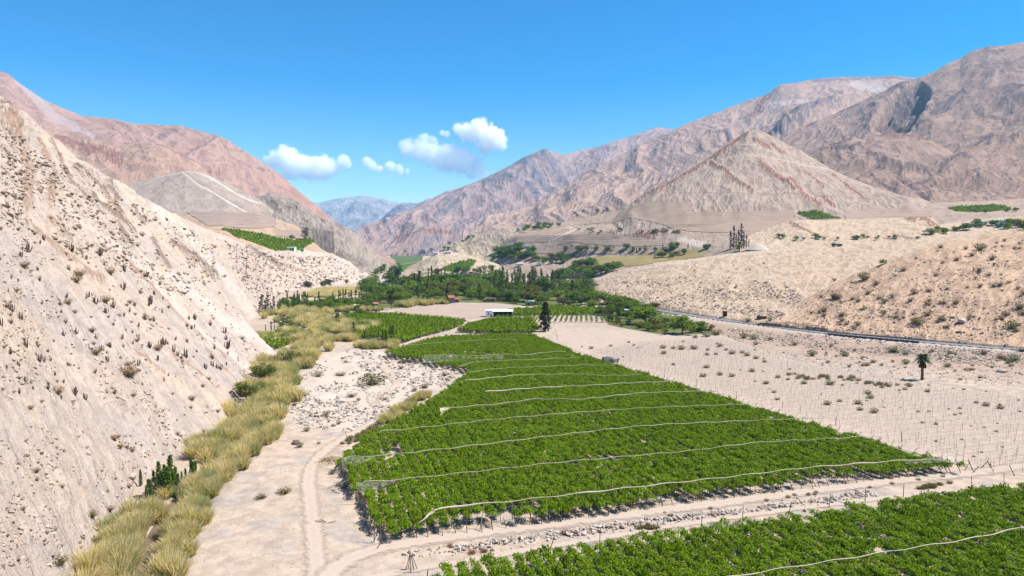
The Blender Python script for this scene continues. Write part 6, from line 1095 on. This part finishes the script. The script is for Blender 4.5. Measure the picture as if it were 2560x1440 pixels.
for x, y, w in ((1786, 1288, 26), (1676, 1291, 20), (1413, 1335, 32), (1128, 1366, 26), (1440, 1338, 20), (1180, 1383, 30), (1210, 1380, 26)): shrub_at('red_shrub', x, y, w, 'rust red dry bush on the stone bank', 'red bushes along the stone bank', hs=.7)
for x, y in spots(14, [(2280, 1222), (2380, 1206), (2375, 1212), (2300, 1226)]) + spots(10, [(1590, 1322), (1650, 1316), (1650, 1322), (1600, 1328)]): shrub_at('weed_tuft', x, y, 16 + 10 * r.random(), 'tussock of roadside grass', 'roadside grass tussocks')
for x, y in spots(12, [(1640, 1285), (2360, 1190), (2360, 1195), (1640, 1292)]): shrub_at('weed_tuft', x, y, 10 + 8 * r.random(), 'front post weed', 'weeds under the front posts')
# ------------------------------------------------------------------ stones
def boulder(px, py, wpx, mat, label=None, group='boulders beside the road'):
    p = hit(px, py); s = wpx * p[1] / F / 2.2; o = link('boulder', STONE[mat][r.integers(0, 5)], None, (p[0], p[1], p[2] + s * .3), None, label, 'boulder', group if not label else None); o.scale = (s, s * (.7 + .4 * r.random()), s * (.7 + .3 * r.random())); o.rotation_euler = (r.normal() * .2, r.normal() * .2, r.random() * 6.28)
    if not label: tell(o, 'pale boulder' if 'pale' in mat else 'brown boulder', p)
    return p
mark('the yard boulder', boulder(856, 1006, 30, 'pale_stone', 'large pale boulder in the stony yard')); boulder(776, 1060, 18, 'pale_stone', 'flat pale boulder near the reeds in the stony yard'); mark('the long pale boulder', boulder(2407, 806, 26, 'pale_stone', 'long pale boulder on the right hillside above the road')); mark('the brown boulder', boulder(2503, 930, 24, 'brown_stone', 'big brown boulder on the flat beyond the palm')); mark('the pale rounded rock', boulder(330, 1195, 38, 'slope_stone', 'pale rounded rock beside the poplar thicket in the reeds'))
boulder(2375, 893, 18, 'pale_stone', 'pale boulder on the bank right of the palm'); boulder(740, 1110, 24, 'dark_rock', 'black rocks beside the green bush at the reed edge')
for x, y in spots(45, [(1950, 860), (2100, 872), (2560, 900), (2560, 955), (2300, 930), (2050, 915), (1900, 880)]): boulder(x, y, 5 + 8 * r.random() ** 2, ('pale_stone', 'brown_stone')[r.integers(0, 2)])
for x, y in spots(36, [(1990, 800), (2150, 770), (2560, 790), (2560, 850), (2300, 840), (2000, 815)]): boulder(x, y, 5 + 9 * r.random() ** 2, ('pale_stone', 'brown_stone')[r.integers(0, 2)], None, 'boulders on the right hillside')
for x, y in spots(60, [(735, 1050), (730, 980), (800, 900), (900, 885), (1150, 930), (1070, 985), (960, 1050), (860, 1080)]): boulder(x, y, 6 + 9 * r.random() ** 2, 'pale_stone', None, 'boulders in the stony yard')
for x, y in spots(40, [(1480, 740), (1560, 700), (1750, 690), (1960, 710), (1980, 760), (1850, 770), (1700, 750), (1560, 740)]): boulder(x, y, 5 + 6 * r.random() ** 2, ('brown_stone', 'dark_rock', 'pale_stone')[r.integers(0, 3)], None, 'boulders on the sandy hill')
def pebbles(name, n, poly, s0, s1, mats, seed, clump=None, flat=.8):
    rr = np.random.default_rng(seed); P = []; X0, Y0 = np.min(poly, 0); X1, Y1 = np.max(poly, 0); X = X0 + (X1 - X0) * rr.random(n * 4); Y = Y0 + (Y1 - Y0) * rr.random(n * 4); k = in_poly(X, Y, poly)
    if clump: k &= fbm(X / clump[0], Y / clump[1], None, 4, seed) > clump[2]
    X, Y = X[k][:n], Y[k][:n]; Pw = np.array([hit(x, y) for x, y in zip(X, Y)]); s = (s0 + (s1 - s0) * rr.random(len(Pw)) ** 3) * np.sqrt(Pw[:, 1] / 250); protos = [m for q in mats for m in STONE[q][:3]]
    scatter(name, Pw + np.stack([0 * s, 0 * s, s * .2], 1), np.stack([rr.normal(size=len(s)) * .4, rr.normal(size=len(s)) * .4, rr.random(len(s)) * 6.28], 1), s[:, None] * np.array([[1.2, .9, flat]]), protos, rr.integers(0, len(protos), len(s)))
pebbles('rubble', 3200, SLOPE, .12, .62, ('slope_stone', 'slope_stone', 'dark_rock'), 901, (45, 70, -.05))
pebbles('rubble', 1700, [(0, 300), (130, 400), (330, 500), (520, 600), (600, 680), (450, 740), (200, 640), (0, 560)], .2, 1.0, ('slope_stone', 'dark_rock', 'brown_stone'), 902, (40, 60, -.1))
pebbles('rubble', 1500, [(560, 600), (700, 640), (830, 640), (930, 695), (740, 722), (650, 760), (600, 700)], .3, 1.0, ('slope_stone', 'dark_rock'), 903)
pebbles('rubble', 3800, [(735, 1060), (720, 980), (800, 890), (880, 872), (1000, 887), (1165, 925), (1080, 988), (960, 1055), (860, 1085)], .10, .7, ('pale_stone', 'pale_stone', 'brown_stone'), 904, (40, 18, -.12))
pebbles('rubble', 3000, [(1490, 745), (1560, 702), (1750, 690), (1960, 705), (2010, 745), (1950, 800), (1850, 785), (1700, 765), (1560, 760)], .14, .6, ('brown_stone', 'dark_rock', 'pale_stone'), 905, (50, 18, -.1))
pebbles('rubble', 3500, [(1960, 815), (2000, 760), (2150, 690), (2560, 600), (2560, 868), (2300, 848)], .10, .5, ('brown_stone', 'pale_stone', 'dark_rock'), 906, (60, 18, -.15))
pebbles('rubble', 3200, [(1760, 815), (1960, 830), (2300, 862), (2560, 882), (2560, 925), (2100, 880), (1850, 855)], .12, .55, ('pale_stone', 'pale_stone', 'brown_stone'), 907, (40, 16, -.25))
pebbles('rubble', 1200, [(1850, 860), (2100, 890), (2560, 930), (2560, 970), (2250, 950), (1980, 900)], .10, .4, ('pale_stone', 'brown_stone'), 908)
pebbles('rubble', 1400, [(480, 1420), (560, 1260), (700, 1150), (860, 1090), (800, 1200), (940, 1350), (1000, 1440)], .05, .18, ('pale_stone', 'brown_stone'), 909)
pebbles('rubble', 900, [(1000, 1400), (1400, 1340), (1800, 1285), (2200, 1235), (2200, 1250), (1500, 1345), (1000, 1425)], .05, .16, ('pale_stone', 'brown_stone'), 910)
# ------------------------------------------------------------------ clouds
def cloud_mat(name, C, dens):
    """vapour thickest inside each puff and torn at the edges"""
    t = NT(name); p = t.pos(); v = t.t.nodes.new('ShaderNodeVolumePrincipled'); v.inputs['Color'].default_value = (1, 1, 1, 1); v.inputs['Anisotropy'].default_value = 0.0
    m = None
    for c, q in C:
        d = t.n('VectorMath', operation='DISTANCE'); t.t.links.new(p, d.inputs[0]); d.inputs[1].default_value = tuple(float(x) for x in c); g = t.math('SUBTRACT', 1.0, t.math('DIVIDE', d.outputs['Value'], float(q)))
        m = g if m is None else t.math('MAXIMUM', m, g)
    n = t.noise(p, 1 / 190.0, 7, .68); f = t.math('ADD', m, t.math('MULTIPLY', t.math('SUBTRACT', n, .5), 2.1))
    t.put(v.inputs['Density'], t.math('MULTIPLY', t.ramp(f, -.04, .30), dens)); t.t.links.new(v.outputs[0], t.out.inputs['Volume']); return t.m
def cloud(puffs, D, label, dens=.0075):
    """a cumulus: overlapping puffs grown together into one closed hull"""
    C = [(at(x, y, D), rr_ * D / F) for x, y, rr_ in puffs]; c0 = sum(c for c, _ in C) / len(C); mb = bpy.data.metaballs.new('hull'); mb.resolution = 55; mb.render_resolution = 55; mb.threshold = .35
    ob = bpy.data.objects.new('hull', mb)
    for c, q in C:
        e = mb.elements.new(); e.co = tuple(c - c0 + (0, 0, 0)); e.radius = q * 2.0
    COL.objects.link(ob); bpy.context.view_layer.update(); me = bpy.data.meshes.new_from_object(ob.evaluated_get(bpy.context.evaluated_depsgraph_get())); bpy.data.objects.remove(ob); me.materials.clear(); me.materials.append(cloud_mat('cloud_vapour', [(c - c0 + (0, 0, 0), q * 1.15) for c, q in C], dens)); me.name = 'cloud'
    return link('cloud', me, None, c0, None, label, 'cloud', 'small white clouds over the valley')
cloud([(690, 400, 22), (715, 395, 28), (740, 412, 30), (770, 420, 28), (800, 418, 28), (825, 420, 22), (665, 398, 10), (720, 430, 18), (790, 436, 16)], 17000, 'long white cumulus cloud just clear of the left mountain slope')
cloud([(858, 402, 16), (868, 410, 11)], 17000, 'tiny round white cloud right of the long left one'); cloud([(918, 404, 12), (930, 414, 13), (950, 422, 10), (975, 416, 13), (1000, 424, 11), (1018, 428, 7)], 17000, 'thin white ragged cloud lowest over the valley gap')
cloud([(1020, 368, 20), (1050, 375, 26), (1085, 385, 30), (1120, 395, 34), (1155, 405, 32), (1185, 420, 26), (1205, 432, 14), (1010, 385, 12), (1170, 385, 14), (1060, 347, 14), (1080, 348, 10)], 17500, 'largest white cloud stretched over the valley', .0042); cloud([(1145, 322, 14), (1170, 330, 22), (1200, 325, 26), (1228, 345, 30), (1250, 355, 18), (1215, 365, 20), (1160, 348, 10)], 17500, 'upper white puffy cloud nearest the right mountains'); cloud([(1105, 331, 7), (1118, 335, 8)], 17500, 'small wisp of cloud left of the upper puffy cloud')
name_all()
